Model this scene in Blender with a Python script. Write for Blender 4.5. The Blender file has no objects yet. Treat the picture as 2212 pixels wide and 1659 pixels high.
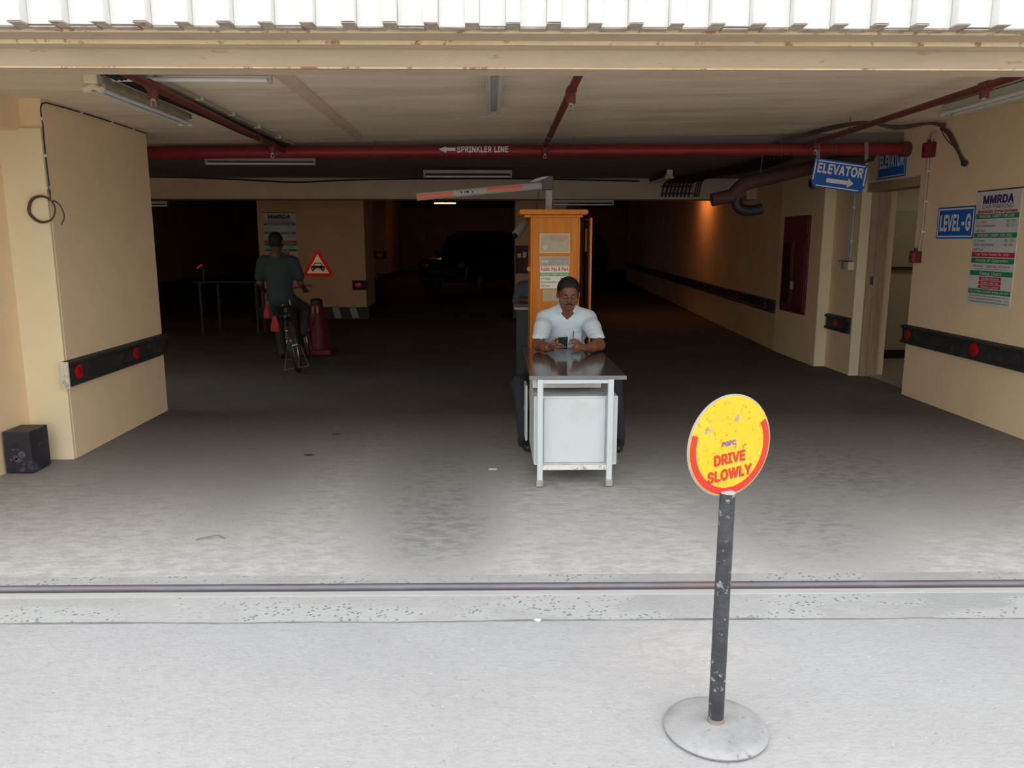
import bpy, bmesh, math, random
import numpy as np
from math import pi, sin, cos, radians as R
from mathutils import Vector, Matrix, Euler
from mathutils.geometry import delaunay_2d_cdt

S = bpy.context.scene
C = S.collection
rnd = random.Random(7)

# ------------------------------------------------------------------ camera, sky, exposure
cd = bpy.data.cameras.new('camera'); cam = bpy.data.objects.new('camera', cd); C.objects.link(cam)
cam.location = (0, 0, 1.62); cam.rotation_euler = (R(90 - 10.32), 0, R(-1.55))
cd.sensor_fit = 'HORIZONTAL'; cd.sensor_width = 36; cd.lens = 1700 / 2212 * 36
cd.clip_start = .05; cd.clip_end = 300
S.camera = cam
S.view_settings.view_transform = 'Standard'; S.view_settings.look = 'None'
S.view_settings.gamma = 1; S.view_settings.use_curve_mapping = False
S.view_settings.exposure = 1.77

w = bpy.data.worlds.new('sky'); S.world = w; w.use_nodes = True
nt = w.node_tree; nt.nodes.clear()
wo = nt.nodes.new('ShaderNodeOutputWorld'); bg = nt.nodes.new('ShaderNodeBackground')
tc = nt.nodes.new('ShaderNodeTexCoord'); sx = nt.nodes.new('ShaderNodeSeparateXYZ')
mr = nt.nodes.new('ShaderNodeMapRange')                 # bright overcast: three times brighter overhead than at the horizon
mr.inputs['From Min'].default_value = 0; mr.inputs['From Max'].default_value = 1
mr.inputs['To Min'].default_value = .72; mr.inputs['To Max'].default_value = 1.1
bg.inputs['Color'].default_value = (.95, .975, 1, 1)
nt.links.new(tc.outputs['Generated'], sx.inputs[0]); nt.links.new(sx.outputs['Z'], mr.inputs['Value'])
nt.links.new(mr.outputs[0], bg.inputs['Strength']); nt.links.new(bg.outputs[0], wo.inputs['Surface'])
S.cycles.max_bounces = 10; S.cycles.diffuse_bounces = 7; S.cycles.sample_clamp_indirect = 6

# ------------------------------------------------------------------ helpers
MW = {}                                                 # world matrix of every object built

def link(o, parent=None, loc=None):
    C.objects.link(o)
    pm = MW[parent.name] if parent else Matrix()
    if parent: o.parent = parent
    MW[o.name] = pm @ (loc or Matrix())
    return o

def tag(o, label=None, cat=None, group=None, kind=None):
    for k, v in (('label', label), ('category', cat), ('group', group), ('kind', kind)):
        if v: o[k] = v
    return o

def thing(name, label, cat, loc=(0, 0, 0), rot=(0, 0, 0), group=None, kind=None):
    o = bpy.data.objects.new(name, None); o.empty_display_size = .1
    o.location = loc; o.rotation_euler = rot
    link(o, None, Matrix.Translation(loc) @ Euler(rot).to_matrix().to_4x4())
    return tag(o, label, cat, group, kind)

class MB:
    def __init__(s): s.v = []; s.f = []
    def add(s, v, f):
        n = len(s.v); s.v += [tuple(p) for p in v]; s.f += [tuple(i + n for i in q) for q in f]; return s
    def box(s, x0, x1, y0, y1, z0, z1, m=None):
        v = [Vector(p) for p in ((x0,y0,z0),(x1,y0,z0),(x1,y1,z0),(x0,y1,z0),(x0,y0,z1),(x1,y0,z1),(x1,y1,z1),(x0,y1,z1))]
        if m: v = [m @ p for p in v]
        return s.add(v, [(0,3,2,1),(4,5,6,7),(0,1,5,4),(1,2,6,5),(2,3,7,6),(3,0,4,7)])
    def prism(s, pts, d, m=None):                        # closed polygon in local xy pushed along z by d=(z0,z1)
        n = len(pts); v = [Vector((p[0], p[1], d[0])) for p in pts] + [Vector((p[0], p[1], d[1])) for p in pts]
        if m: v = [m @ p for p in v]
        return s.add(v, [tuple(range(n - 1, -1, -1)), tuple(range(n, 2 * n))] + [(i, (i + 1) % n, n + (i + 1) % n, n + i) for i in range(n)])
    def sweep(s, pts, rad, n=10, cap=True):
        pts = [Vector(p) for p in pts]; k = len(pts)
        rad = rad if isinstance(rad, (list, tuple)) else [rad] * k
        t0 = (pts[1] - pts[0]).normalized()
        a = Vector((0, 0, 1)) if abs(t0.z) < .9 else Vector((1, 0, 0))
        u = t0.cross(a).normalized(); rings = []
        for i in range(k):
            t = (pts[min(i + 1, k - 1)] - pts[max(i - 1, 0)]).normalized()
            u = (u - t * u.dot(t)).normalized(); b = t.cross(u)
            rings += [pts[i] + (u * cos(2 * pi * j / n) + b * sin(2 * pi * j / n)) * rad[i] for j in range(n)]
        f = [(i * n + j, i * n + (j + 1) % n, (i + 1) * n + (j + 1) % n, (i + 1) * n + j) for i in range(k - 1) for j in range(n)]
        if cap: f += [tuple(range(n - 1, -1, -1)), tuple(range((k - 1) * n, k * n))]
        return s.add(rings, f)
    def lathe(s, prof, n=32, m=None):                    # profile (r,z) about z
        v = [Vector((r * cos(2 * pi * j / n), r * sin(2 * pi * j / n), z)) for r, z in prof for j in range(n)]
        if m: v = [m @ p for p in v]
        k = len(prof)
        f = [(i * n + j, i * n + (j + 1) % n, (i + 1) * n + (j + 1) % n, (i + 1) * n + j) for i in range(k - 1) for j in range(n)]
        f += [tuple(range(n - 1, -1, -1)), tuple(range((k - 1) * n, k * n))]
        return s.add(v, f)
    def torus(s, c, r, t, n=36, k=10, m=None):           # ring about local z
        v = []
        for i in range(n):
            a = 2 * pi * i / n
            for j in range(k):
                b = 2 * pi * j / k
                p = Vector(((r + t * cos(b)) * cos(a), (r + t * cos(b)) * sin(a), t * sin(b)))
                v.append((m @ p if m else p) + Vector(c))
        f = [(i * k + j, ((i + 1) % n) * k + j, ((i + 1) % n) * k + (j + 1) % k, i * k + (j + 1) % k) for i in range(n) for j in range(k)]
        return s.add(v, f)
    def ball(s, c, r, n=14, m=None):
        r = r if isinstance(r, (list, tuple)) else (r, r, r); h = n // 2; v = []
        for i in range(1, h):
            a = pi * i / h
            for j in range(n):
                b = 2 * pi * j / n; p = Vector((r[0] * sin(a) * cos(b), r[1] * sin(a) * sin(b), r[2] * cos(a)))
                v.append((m @ p if m else p) + Vector(c))
        top = Vector((0, 0, r[2])); bot = -top
        if m: top = m @ top; bot = m @ bot
        v += [top + Vector(c), bot + Vector(c)]; T = len(v) - 2
        f = [(i * n + j, (i + 1) * n + j, (i + 1) * n + (j + 1) % n, i * n + (j + 1) % n) for i in range(h - 2) for j in range(n)]
        f += [(T, j, (j + 1) % n) for j in range(n)] + [(T + 1, (h - 2) * n + (j + 1) % n, (h - 2) * n + j) for j in range(n)]
        return s.add(v, f)
    def build(s, name, mat, parent=None, local=False, smooth=False, bevel=0, sharp=None, rz=0):
        v = s.v
        if rz:
            m = Matrix.Rotation(rz, 4, 'Z'); v = [tuple(m @ Vector(p)) for p in v]
        if parent and not local:
            mi = MW[parent.name].inverted(); v = [tuple(mi @ Vector(p)) for p in v]
        me = bpy.data.meshes.new(name); me.from_pydata(v, [], s.f); me.update()
        me.materials.append(mat)
        if smooth:
            me.polygons.foreach_set('use_smooth', [True] * len(me.polygons))
            me.set_sharp_from_angle(angle=R(sharp or 40))
        o = bpy.data.objects.new(name, me); link(o, parent)
        if bevel:
            b = o.modifiers.new('bevel', 'BEVEL'); b.width = bevel; b.segments = 2; b.limit_method = 'ANGLE'; b.angle_limit = R(40)
        return o

def bx(name, mat, parent, x0, x1, y0, y1, z0, z1, bevel=0, local=False, rz=0):
    return MB().box(x0, x1, y0, y1, z0, z1).build(name, mat, parent, local, bevel=bevel, rz=rz)

def copy_tree(o, parent=None, **tags):
    c = o.copy(); C.objects.link(c); c.parent = parent
    for k, v in tags.items(): c[k] = v
    for ch in list(o.children): copy_tree(ch, c)
    return c

def smoothpath(pts, n=6):
    P = [Vector(p) for p in pts]; P = [P[0] * 2 - P[1]] + P + [P[-1] * 2 - P[-2]]; out = []
    for i in range(1, len(P) - 2):
        for j in range(n):
            t = j / n
            out.append(.5 * ((2 * P[i]) + (P[i + 1] - P[i - 1]) * t + (2 * P[i - 1] - 5 * P[i] + 4 * P[i + 1] - P[i + 2]) * t * t + (3 * P[i] - P[i - 1] - 3 * P[i + 1] + P[i + 2]) * t ** 3))
    return out + [P[-2]]

def cable(name, mat, pts, r, parent=None, n=7, local=False):
    return MB().sweep(smoothpath(pts), r, n).build(name, mat, parent, local, smooth=True)

# outlines of the letters used on the signs: advance and contours in 1/500 em
GLY = {
  '&': (224, '98 -3,82 -2,68 1,55 6,44 13,35 21,27 31,21 42,18 54,17 67,18 77,20 86,24 95,29 103,35 110,42 117,51 124,60 132,70 139,108 168,111 170,115 173,118 176,122 180,125 183,127 187,129 192,131 197,131 202,130 210,127 217,123 223,117 227,109 230,101 230,95 230,89 229,84 227,79 224,76 220,73 216,70 211,69 205,68 199,69 193,70 187,73 182,76 176,80 170,84 164,90 157,95 150,102 142,219 0,182 0,86 116,61 146,54 155,48 164,44 172,40 181,38 190,38 199,39 210,41 220,45 229,51 237,58 244,67 249,77 253,88 256,100 257,112 256,123 253,133 249,141 244,148 237,154 230,158 221,161 212,162 202,161 195,160 188,158 181,154 174,150 168,146 162,140 157,134 152,128 146,77 109,68 101,60 94,55 87,51 80,49 73,48 66,49 58,51 50,55 44,59 38,65 33,72 29,79 26,87 24,96 23,106 24,116 26,126 30,135 34,143 41,151 48,157 56,163 65,168 76,172 87,174 99,174 112,204 112,203 97,201 83,198 72,194 62,190 53,185 46,181 40,176 35,173 31,166 23,158 15,147 9,136 3,123 0,111 -3'),
  '-': (227, '168 122,168 94,57 94,57 122'),
  '.': (94, '48 -2,42 -1,36 1,31 4,28 9,26 15,25 20,26 27,28 32,31 37,36 40,42 43,48 43,54 43,59 40,64 37,68 32,70 27,71 20,70 15,68 9,64 4,59 1,54 -1'),
  '/': (125, '117 266,36 -38,7 -38,89 266'),
  '0': (227, '113 -3,95 -2,79 3,65 12,53 24,42 39,34 57,29 77,25 101,24 127,25 153,29 177,35 197,43 215,53 230,65 242,79 251,95 256,113 258,131 256,147 251,161 242,174 230,184 215,192 197,198 177,201 153,203 127,201 101,198 77,192 57,184 39,174 24,162 12,147 3,131 -2|113 25,125 26,136 30,145 37,153 46,160 58,165 72,169 88,171 107,172 127,171 148,169 166,165 182,160 197,153 208,145 218,136 224,125 228,113 230,101 228,91 224,82 218,73 208,67 197,62 182,58 166,55 148,55 127,55 107,58 88,62 72,67 58,73 46,82 37,91 30,101 26'),
  '1': (227, '38 0,38 27,195 27,195 0|138 254,138 0,106 0,106 224,105 224,43 179,43 213,99 254'),
  '2': (227, '32 0,32 24,117 114,126 124,134 133,141 141,147 149,152 156,155 163,158 170,160 178,160 186,159 194,157 202,154 209,149 215,143 220,137 224,129 227,121 229,112 230,102 229,94 227,86 224,79 219,74 213,69 207,66 199,64 190,64 181,33 181,34 196,37 209,43 221,51 232,60 241,72 248,84 253,98 257,112 258,127 257,141 254,153 248,164 241,173 233,181 223,186 211,189 199,191 186,190 177,188 168,185 159,181 150,175 140,168 129,159 118,147 105,133 90,76 30,76 28,195 28,195 0'),
  '3': (227, '109 -3,94 -2,80 0,66 5,54 11,44 19,35 29,28 40,24 52,22 66,55 66,56 58,59 50,63 44,69 38,75 33,83 30,91 27,100 25,109 25,119 26,129 27,138 30,145 35,152 40,157 46,161 54,164 63,165 72,164 81,162 90,158 98,153 105,146 112,137 117,127 121,115 123,101 124,78 124,78 150,144 224,144 226,35 226,35 254,186 254,186 230,106 139,106 144,124 145,140 143,154 138,167 131,177 122,185 111,192 99,195 86,196 72,195 58,191 45,185 33,177 22,166 13,154 6,141 1,125 -2'),
  '4': (227, '20 53,20 79,123 254,155 254,54 83,54 81,207 81,207 53|141 0,141 61,141 73,141 159,171 159,171 0'),
  '5': (227, '111 -3,96 -2,82 1,70 6,59 12,49 20,41 30,35 41,32 53,30 65,61 65,62 58,65 51,69 44,74 39,80 34,87 30,94 27,102 26,111 25,120 26,130 28,138 32,146 38,152 44,157 52,161 61,163 71,164 81,163 92,161 101,157 111,151 119,145 125,137 131,129 135,119 138,109 138,100 138,92 137,84 134,76 131,69 127,64 123,34 126,48 254,183 254,183 226,75 226,67 151,68 151,74 155,81 159,89 162,97 165,106 166,115 167,126 166,137 164,147 160,156 156,165 150,172 143,179 134,185 125,189 116,193 105,195 94,195 82,194 66,191 51,184 38,176 26,166 16,154 8,141 1,126 -2'),
  '6': (227, '113 -3,98 -2,84 1,71 7,60 15,50 25,42 37,36 51,33 65,32 81,33 93,35 106,40 119,47 134,56 151,69 170,126 254,161 254,75 131,73 131,75 135,79 140,83 144,87 148,92 151,98 153,104 155,110 157,117 157,132 156,146 153,158 147,169 140,178 131,185 120,190 107,193 94,194 79,193 63,190 49,184 36,176 25,166 15,155 7,142 1,128 -2|113 24,123 25,131 27,139 31,146 37,152 43,157 51,161 59,163 69,164 79,163 89,161 98,157 107,152 114,146 121,139 126,131 130,123 132,113 133,104 132,95 130,87 126,80 121,74 114,69 107,65 99,63 89,62 79,63 69,65 59,69 51,74 43,80 37,87 31,95 27,104 25'),
  '7': (227, '48 0,162 224,162 226,31 226,31 254,195 254,195 224,82 0'),
  '8': (227, '113 -3,97 -2,82 1,68 6,56 13,45 21,37 31,31 42,27 54,26 68,27 78,29 88,33 98,37 106,43 114,51 121,58 126,67 130,76 132,76 133,65 138,55 145,46 154,40 165,36 177,35 190,36 203,40 214,45 225,53 234,62 242,73 249,85 254,99 257,113 258,128 257,141 254,153 249,164 242,173 234,181 225,186 214,190 203,191 190,190 177,186 165,180 154,171 145,162 138,150 133,150 132,159 130,168 126,176 121,183 114,189 106,194 98,197 88,200 78,200 68,199 54,195 42,189 31,181 21,171 13,158 6,145 1,130 -2|113 25,124 25,134 27,142 30,150 34,156 40,161 46,165 53,168 61,168 69,168 78,165 87,161 94,156 101,149 107,141 111,133 115,123 117,113 118,103 117,93 115,85 111,77 107,70 101,65 94,61 87,58 78,58 69,58 61,61 53,64 46,70 40,76 34,84 30,92 27,102 25|113 145,122 145,130 147,137 150,144 154,149 159,154 165,157 172,159 180,160 188,159 196,157 203,154 210,149 216,144 221,138 225,130 228,122 229,113 230,104 229,96 228,89 225,82 221,77 216,72 210,69 203,67 196,66 188,67 180,69 172,72 165,77 159,82 154,89 150,96 147,104 145'),
  '9': (227, '113 258,128 257,142 253,155 247,166 239,176 229,184 217,190 204,193 189,194 173,194 161,191 148,186 135,180 120,170 103,158 84,100 0,65 0,151 124,154 124,151 119,148 115,144 111,139 107,134 104,128 101,122 99,116 98,109 97,94 98,81 102,69 107,58 114,49 124,41 134,36 147,33 161,32 176,33 191,36 205,42 218,50 230,60 239,71 247,84 253,98 257|113 230,104 229,95 227,87 223,80 218,74 211,69 204,66 195,63 186,63 176,63 166,66 156,69 148,74 140,80 134,87 129,95 125,104 122,113 122,123 122,131 125,139 129,146 134,152 140,157 147,161 156,163 165,164 175,163 185,161 195,157 204,152 211,146 218,139 223,131 227,123 229'),
  'A': (240, '8 0,101 254,138 254,231 0,198 0,144 151,140 161,136 173,132 186,127 201,122 219,116 239,123 239,117 219,111 201,106 185,102 172,98 161,95 151,43 0|55 71,55 99,185 99,185 71'),
  'B': (228, '30 0,30 254,121 254,137 253,152 250,164 245,175 239,184 230,190 221,195 210,198 199,199 187,198 177,197 168,193 160,189 153,184 148,178 143,172 139,165 136,157 133,157 131,166 130,174 127,182 123,189 117,196 110,201 102,205 92,208 81,209 68,208 56,205 44,200 33,193 24,184 16,172 9,158 4,142 1,123 0|62 29,122 29,140 30,154 34,165 40,172 48,176 58,178 68,177 77,175 85,171 92,166 99,160 104,153 109,144 113,135 115,124 115,62 115|62 143,119 143,128 143,136 145,144 148,151 152,157 157,162 163,165 170,167 178,168 186,167 197,163 206,156 214,147 221,135 225,120 226,62 226'),
  'C': (255, '134 -3,113 -2,93 4,75 12,59 25,46 40,35 58,27 78,22 101,20 127,22 153,27 176,35 197,46 215,59 230,75 242,93 251,113 256,134 258,146 257,158 255,170 252,181 248,191 242,201 236,210 228,217 219,224 209,229 198,234 187,236 174,204 174,202 183,199 190,195 197,190 204,185 209,179 214,172 218,165 222,158 224,150 226,142 228,134 228,119 227,105 223,92 216,80 207,71 196,62 182,57 166,53 148,52 127,53 107,57 88,63 72,71 59,80 47,92 38,105 32,119 28,134 26,142 27,150 28,158 30,165 33,172 36,179 40,185 45,190 51,195 57,199 64,202 72,204 80,236 80,234 68,229 56,224 45,217 36,210 27,201 19,192 12,181 7,170 2,159 -1,146 -3'),
  'D': (251, '109 0,48 0,48 29,107 29,127 30,144 34,159 40,171 49,182 61,189 75,195 90,198 108,200 128,198 147,195 165,190 180,182 194,172 205,160 214,145 221,129 225,110 226,47 226,47 254,113 254,136 253,157 248,176 239,192 228,206 213,217 196,225 175,229 153,231 128,229 102,224 80,217 59,206 42,192 27,175 15,156 7,134 2|62 254,62 0,30 0,30 254'),
  'E': (209, '30 0,30 254,186 254,186 226,62 226,62 143,178 143,178 114,62 114,62 29,188 29,188 0'),
  'F': (205, '30 0,30 254,185 254,185 226,62 226,62 139,173 139,173 111,62 111,62 0'),
  'G': (260, '134 -3,113 -2,93 4,75 13,59 25,45 40,35 58,27 78,22 102,20 127,22 153,27 176,35 197,45 215,59 230,74 242,92 251,112 256,132 258,146 257,158 255,170 252,181 247,192 242,202 235,210 227,218 218,225 208,230 198,234 186,237 174,204 174,201 182,198 190,194 197,189 203,184 208,178 213,172 218,165 221,158 224,150 226,141 227,133 228,118 227,104 223,92 216,80 207,70 196,62 182,57 166,53 148,52 127,53 107,57 88,63 72,71 59,81 47,92 38,105 32,119 28,134 26,148 27,161 31,172 36,183 43,191 51,198 62,203 74,206 87,207 101,217 100,141 100,141 128,239 128,239 100,237 80,233 62,225 45,215 31,203 19,188 9,172 2,154 -2'),
  'H': (258, '30 0,30 254,62 254,62 144,196 144,196 254,228 254,228 0,196 0,196 116,62 116,62 0'),
  'I': (150, '16 0,16 29,59 29,59 226,16 226,16 254,135 254,135 226,91 226,91 29,135 29,135 0'),
  'K': (233, '52 73,52 108,58 116,64 123,70 131,75 138,81 145,87 152,93 159,100 165,106 172,182 254,224 254,116 138,114 138|30 0,30 254,62 254,62 167,62 112,62 97,62 0|186 0,94 130,114 155,224 0'),
  'L': (196, '30 0,30 254,62 254,62 29,181 29,181 0'),
  'M': (314, '30 0,30 254,76 254,139 94,140 89,142 85,144 79,150 61,152 55,154 48,156 42,158 36,159 30,161 24,154 24,159 41,165 61,167 67,169 73,171 79,173 85,175 89,176 94,238 254,284 254,284 0,252 0,252 145,252 163,252 170,252 177,253 184,253 207,253 229,256 229,254 221,251 213,249 205,241 181,238 174,236 167,234 161,232 155,230 150,228 145,171 0,143 0,85 145,83 150,82 155,80 160,72 181,70 188,67 196,65 204,62 212,59 220,56 229,59 229,60 208,60 186,61 164,61 158,61 151,61 145,61 0'),
  'N': (262, '30 0,30 254,68 254,172 91,174 87,178 82,181 75,185 69,189 61,194 53,198 45,203 36,207 27,202 27,202 36,201 45,200 54,200 63,200 71,200 79,199 97,199 254,232 254,232 0,193 0,101 145,97 152,93 158,89 165,84 173,79 181,74 191,54 226,60 227,61 192,62 182,62 172,62 164,62 157,62 150,62 145,62 0'),
  'O': (267, '133 -3,112 -2,93 4,75 12,59 25,46 40,35 58,27 78,22 101,20 127,22 153,27 176,35 197,46 215,59 230,75 242,93 251,112 256,133 258,155 256,174 251,192 242,208 230,221 215,232 197,240 176,245 153,247 127,245 101,240 78,232 58,221 40,208 25,192 12,174 4,155 -2|133 26,148 28,162 32,175 38,186 47,196 58,204 72,210 88,214 106,215 127,214 148,210 166,204 182,196 196,186 207,175 216,162 223,148 227,133 228,119 227,105 223,92 216,81 207,71 196,63 182,57 166,53 148,52 127,53 106,57 88,63 72,71 58,81 47,92 38,105 32,119 28'),
  'P': (222, '30 0,30 254,118 254,136 253,152 250,166 244,178 236,187 226,195 215,200 202,203 189,204 174,203 159,200 145,195 133,187 121,178 112,166 104,152 98,136 94,118 93,55 93,55 121,116 121,129 122,139 124,149 128,156 133,162 139,167 147,170 155,172 164,172 174,172 184,170 193,167 201,162 208,156 214,148 219,139 223,129 225,116 226,62 226,62 0'),
  'R': (224, '30 0,30 254,118 254,136 253,153 250,167 244,178 237,188 227,195 217,200 204,204 191,205 176,204 161,200 148,195 136,188 125,178 116,166 109,152 103,136 100,118 99,48 99,48 128,117 128,129 128,140 130,149 133,156 138,162 143,167 150,170 158,172 167,173 176,172 186,170 194,167 202,162 209,156 215,149 220,140 223,129 225,116 226,62 226,62 0|177 0,115 115,151 115,214 0'),
  'S': (223, '112 -4,94 -3,78 0,64 5,51 11,41 20,32 30,25 42,21 54,19 68,52 68,54 59,57 51,62 44,68 38,75 33,83 29,92 27,102 25,112 25,123 25,133 27,143 30,151 34,159 40,165 46,169 53,172 61,173 70,172 77,170 84,166 89,161 94,155 99,148 102,140 106,132 108,122 111,92 120,72 126,56 135,43 145,34 156,28 170,26 186,27 200,31 213,37 224,46 234,57 242,69 249,83 254,97 257,114 258,130 257,145 254,158 249,170 242,180 234,189 224,195 213,199 202,200 189,169 189,166 201,160 211,151 219,140 225,127 228,112 229,102 229,92 227,84 224,76 220,70 215,64 209,61 203,58 195,58 188,58 180,61 173,65 167,71 162,78 158,85 154,92 151,99 149,106 147,132 140,140 137,148 135,156 132,164 128,172 124,179 119,186 113,192 106,197 99,201 90,203 80,204 69,203 56,199 43,193 32,185 21,174 13,162 5,147 0,130 -3'),
  'T': (224, '16 226,16 254,208 254,208 226,128 226,128 0,96 0,96 226'),
  'U': (259, '129 -4,110 -3,93 1,77 8,63 17,52 27,42 40,36 54,31 70,30 87,30 254,62 254,62 89,63 77,66 66,70 57,77 48,84 40,94 34,104 29,116 27,129 26,143 27,155 29,165 34,175 40,182 48,188 57,193 66,195 77,196 89,196 254,229 254,229 87,227 70,223 54,216 40,207 27,195 17,182 8,166 1,149 -3'),
  'V': (240, '102 0,8 254,42 254,96 103,99 94,103 82,108 69,113 53,118 35,124 15,117 15,123 36,129 54,133 69,138 82,142 94,145 103,197 254,231 254,139 0'),
  'W': (343, '78 0,8 254,41 254,82 98,84 90,86 81,88 73,90 64,92 55,93 47,95 38,97 29,98 20,95 20,96 29,98 38,100 47,102 55,104 64,106 73,108 81,110 90,112 98,153 254,190 254,231 98,233 90,235 81,237 73,239 64,241 55,243 47,245 38,247 29,249 20,244 20,246 29,248 38,249 47,251 55,253 64,255 73,261 98,302 254,335 254,265 0,228 0,184 161,181 172,178 184,176 196,173 209,170 222,168 237,175 237,172 223,170 210,167 197,165 185,162 173,159 161,115 0'),
  'Y': (236, '102 0,102 104,8 254,46 254,96 172,101 163,107 155,111 146,116 137,120 127,125 115,112 115,116 127,121 137,126 146,130 155,135 164,140 172,191 254,228 254,134 104,134 0'),
  'a': (195, '80 -4,68 -4,57 -1,47 2,38 8,30 14,24 22,19 32,16 42,15 54,16 64,18 73,22 80,26 87,32 92,39 97,46 100,54 103,63 105,71 107,80 109,89 110,100 111,109 112,117 113,123 114,129 116,133 117,135 120,137 123,138 127,138 128,137 136,136 142,133 148,130 153,125 158,120 161,113 163,106 165,98 165,89 165,82 164,75 161,69 158,63 154,59 150,55 146,52 142,50 137,20 146,26 156,32 165,39 173,48 179,57 184,66 188,77 190,87 192,97 192,104 192,112 191,119 190,128 187,135 184,143 180,150 175,156 168,161 160,165 150,168 139,168 126,168 0,138 0,138 26,136 26,134 21,130 17,126 12,121 8,115 4,108 1,100 -2,90 -4|85 23,96 23,106 26,114 29,121 34,127 40,132 47,135 54,137 61,138 69,138 95,136 93,133 92,130 91,125 90,121 89,116 88,110 87,105 86,100 86,88 84,81 83,74 81,67 79,61 77,56 74,52 70,48 65,47 59,46 52,46 46,48 41,51 36,55 32,59 29,65 26,71 24,78 23'),
  'b': (212, '115 -4,104 -3,94 -1,86 2,79 6,74 11,69 16,65 21,62 25,59 29,56 29,56 0,26 0,26 254,57 254,57 160,59 160,62 164,65 168,69 173,73 178,79 182,86 186,94 190,103 192,115 192,130 191,144 187,156 180,168 171,177 160,185 146,191 131,194 113,195 94,194 75,191 58,185 42,177 29,168 17,157 8,144 1,130 -3|110 23,121 24,131 28,140 33,147 40,153 48,158 58,161 70,163 82,164 95,163 108,161 120,158 131,153 140,147 149,140 156,131 161,121 164,110 165,99 164,89 161,81 156,73 149,67 141,62 131,59 120,57 108,56 95,57 81,59 69,63 58,67 48,73 39,81 32,89 27,99 24'),
  'c': (198, '104 -4,87 -3,72 1,58 8,46 17,36 29,28 43,22 58,18 75,17 94,18 113,22 130,28 146,36 159,46 171,58 180,72 187,87 191,104 192,113 192,122 191,130 189,138 186,146 182,153 178,159 173,165 167,170 161,174 154,178 146,181 138,151 131,150 136,148 140,145 145,142 149,139 152,135 155,131 158,126 161,121 162,116 164,110 165,104 165,92 164,81 161,73 155,65 148,59 139,54 129,51 118,49 106,48 94,49 81,51 70,54 59,59 49,65 40,73 33,81 28,92 24,104 23,110 24,116 24,121 26,126 28,131 30,135 33,139 36,143 40,146 44,148 49,150 54,152 59,181 51,179 43,175 35,171 28,165 22,160 16,153 11,146 6,138 3,130 0,122 -2,113 -4'),
  'd': (212, '98 -4,82 -3,68 1,56 8,44 17,35 29,27 42,22 58,18 75,17 94,18 113,22 131,27 146,35 160,45 171,56 180,69 187,83 191,98 192,109 192,118 190,126 186,133 182,139 178,144 173,147 168,151 164,153 160,155 160,155 254,186 254,186 0,156 0,156 29,153 29,151 25,147 21,143 16,139 11,133 6,126 2,118 -1,109 -3|102 23,113 24,123 27,132 32,139 39,145 48,150 58,153 69,155 81,156 95,155 108,153 120,150 131,145 141,139 149,132 156,123 161,113 164,102 165,91 164,81 161,72 156,65 149,59 140,54 131,51 120,49 108,48 95,49 82,51 70,54 58,59 48,65 40,73 33,81 28,91 24'),
  'e': (202, '106 -4,88 -3,73 1,58 8,46 17,36 29,28 42,22 58,18 75,17 93,18 112,22 129,28 145,36 159,46 170,58 180,71 187,86 191,103 192,113 192,123 190,133 187,142 183,151 177,160 170,167 162,173 152,179 141,182 128,185 113,186 97,186 85,37 85,37 110,169 110,155 101,154 113,152 124,149 134,144 143,138 151,131 157,123 161,113 164,103 165,92 164,82 161,73 157,66 151,59 143,54 135,51 125,49 116,48 105,48 89,49 75,51 64,55 53,61 44,67 37,76 31,85 26,95 24,106 23,114 23,120 25,127 26,133 29,138 32,143 36,147 41,150 47,153 53,182 45,179 36,174 27,168 20,160 13,151 7,141 2,130 -1,119 -3'),
  'f': (127, '114 190,114 164,3 164,3 190|40 0,40 216,41 226,44 235,48 243,53 250,60 255,68 259,76 262,85 264,94 265,100 265,106 264,111 263,115 262,119 261,121 260,114 234,112 235,110 235,107 236,105 237,101 237,97 237,89 236,82 234,77 230,74 225,72 218,71 209,71 0'),
  'g': (213, '103 -75,90 -75,78 -73,67 -70,57 -66,49 -61,41 -55,35 -49,30 -42,25 -35,51 -20,54 -24,57 -29,61 -33,65 -37,71 -41,77 -44,85 -47,93 -48,103 -49,118 -47,130 -44,141 -38,149 -29,154 -17,156 -3,156 34,153 34,150 30,147 26,143 21,139 16,133 12,126 8,118 5,109 3,97 2,83 4,69 7,56 13,45 22,35 32,28 45,22 60,18 77,17 96,18 114,22 131,27 147,35 160,45 171,56 180,69 187,83 191,98 192,109 192,119 190,127 186,134 182,139 178,144 173,148 168,151 164,154 159,157 159,157 190,186 190,186 -4,185 -20,181 -33,175 -45,167 -54,157 -62,145 -68,132 -72,118 -74|102 30,113 30,123 33,132 38,139 44,145 51,150 61,153 71,156 83,156 96,156 109,153 121,150 132,145 141,139 150,132 156,123 161,114 164,102 165,91 164,81 161,73 156,65 149,59 141,54 131,51 120,49 109,48 96,49 84,51 72,54 61,59 52,65 44,73 38,81 33,91 30'),
  'h': (205, '57 113,57 0,26 0,26 254,57 254,57 144,51 144,58 159,66 172,76 181,87 187,100 191,114 192,126 191,137 189,148 184,157 178,164 170,170 160,175 149,178 135,179 120,179 0,148 0,148 118,147 131,143 143,136 152,128 159,117 163,105 165,96 164,88 162,80 159,74 154,68 148,63 141,60 133,58 124'),
  'i': (83, '26 0,26 190,57 190,57 0|42 221,36 222,31 224,27 227,23 231,21 236,21 242,21 247,23 252,27 256,31 259,36 261,42 262,47 261,52 259,57 256,60 252,62 247,63 242,62 236,60 231,57 227,52 224,47 222'),
  'k': (190, '55 68,55 106,60 106,142 190,180 190,92 100,89 100|26 0,26 254,57 254,57 0|147 0,74 93,96 114,186 0'),
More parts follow.
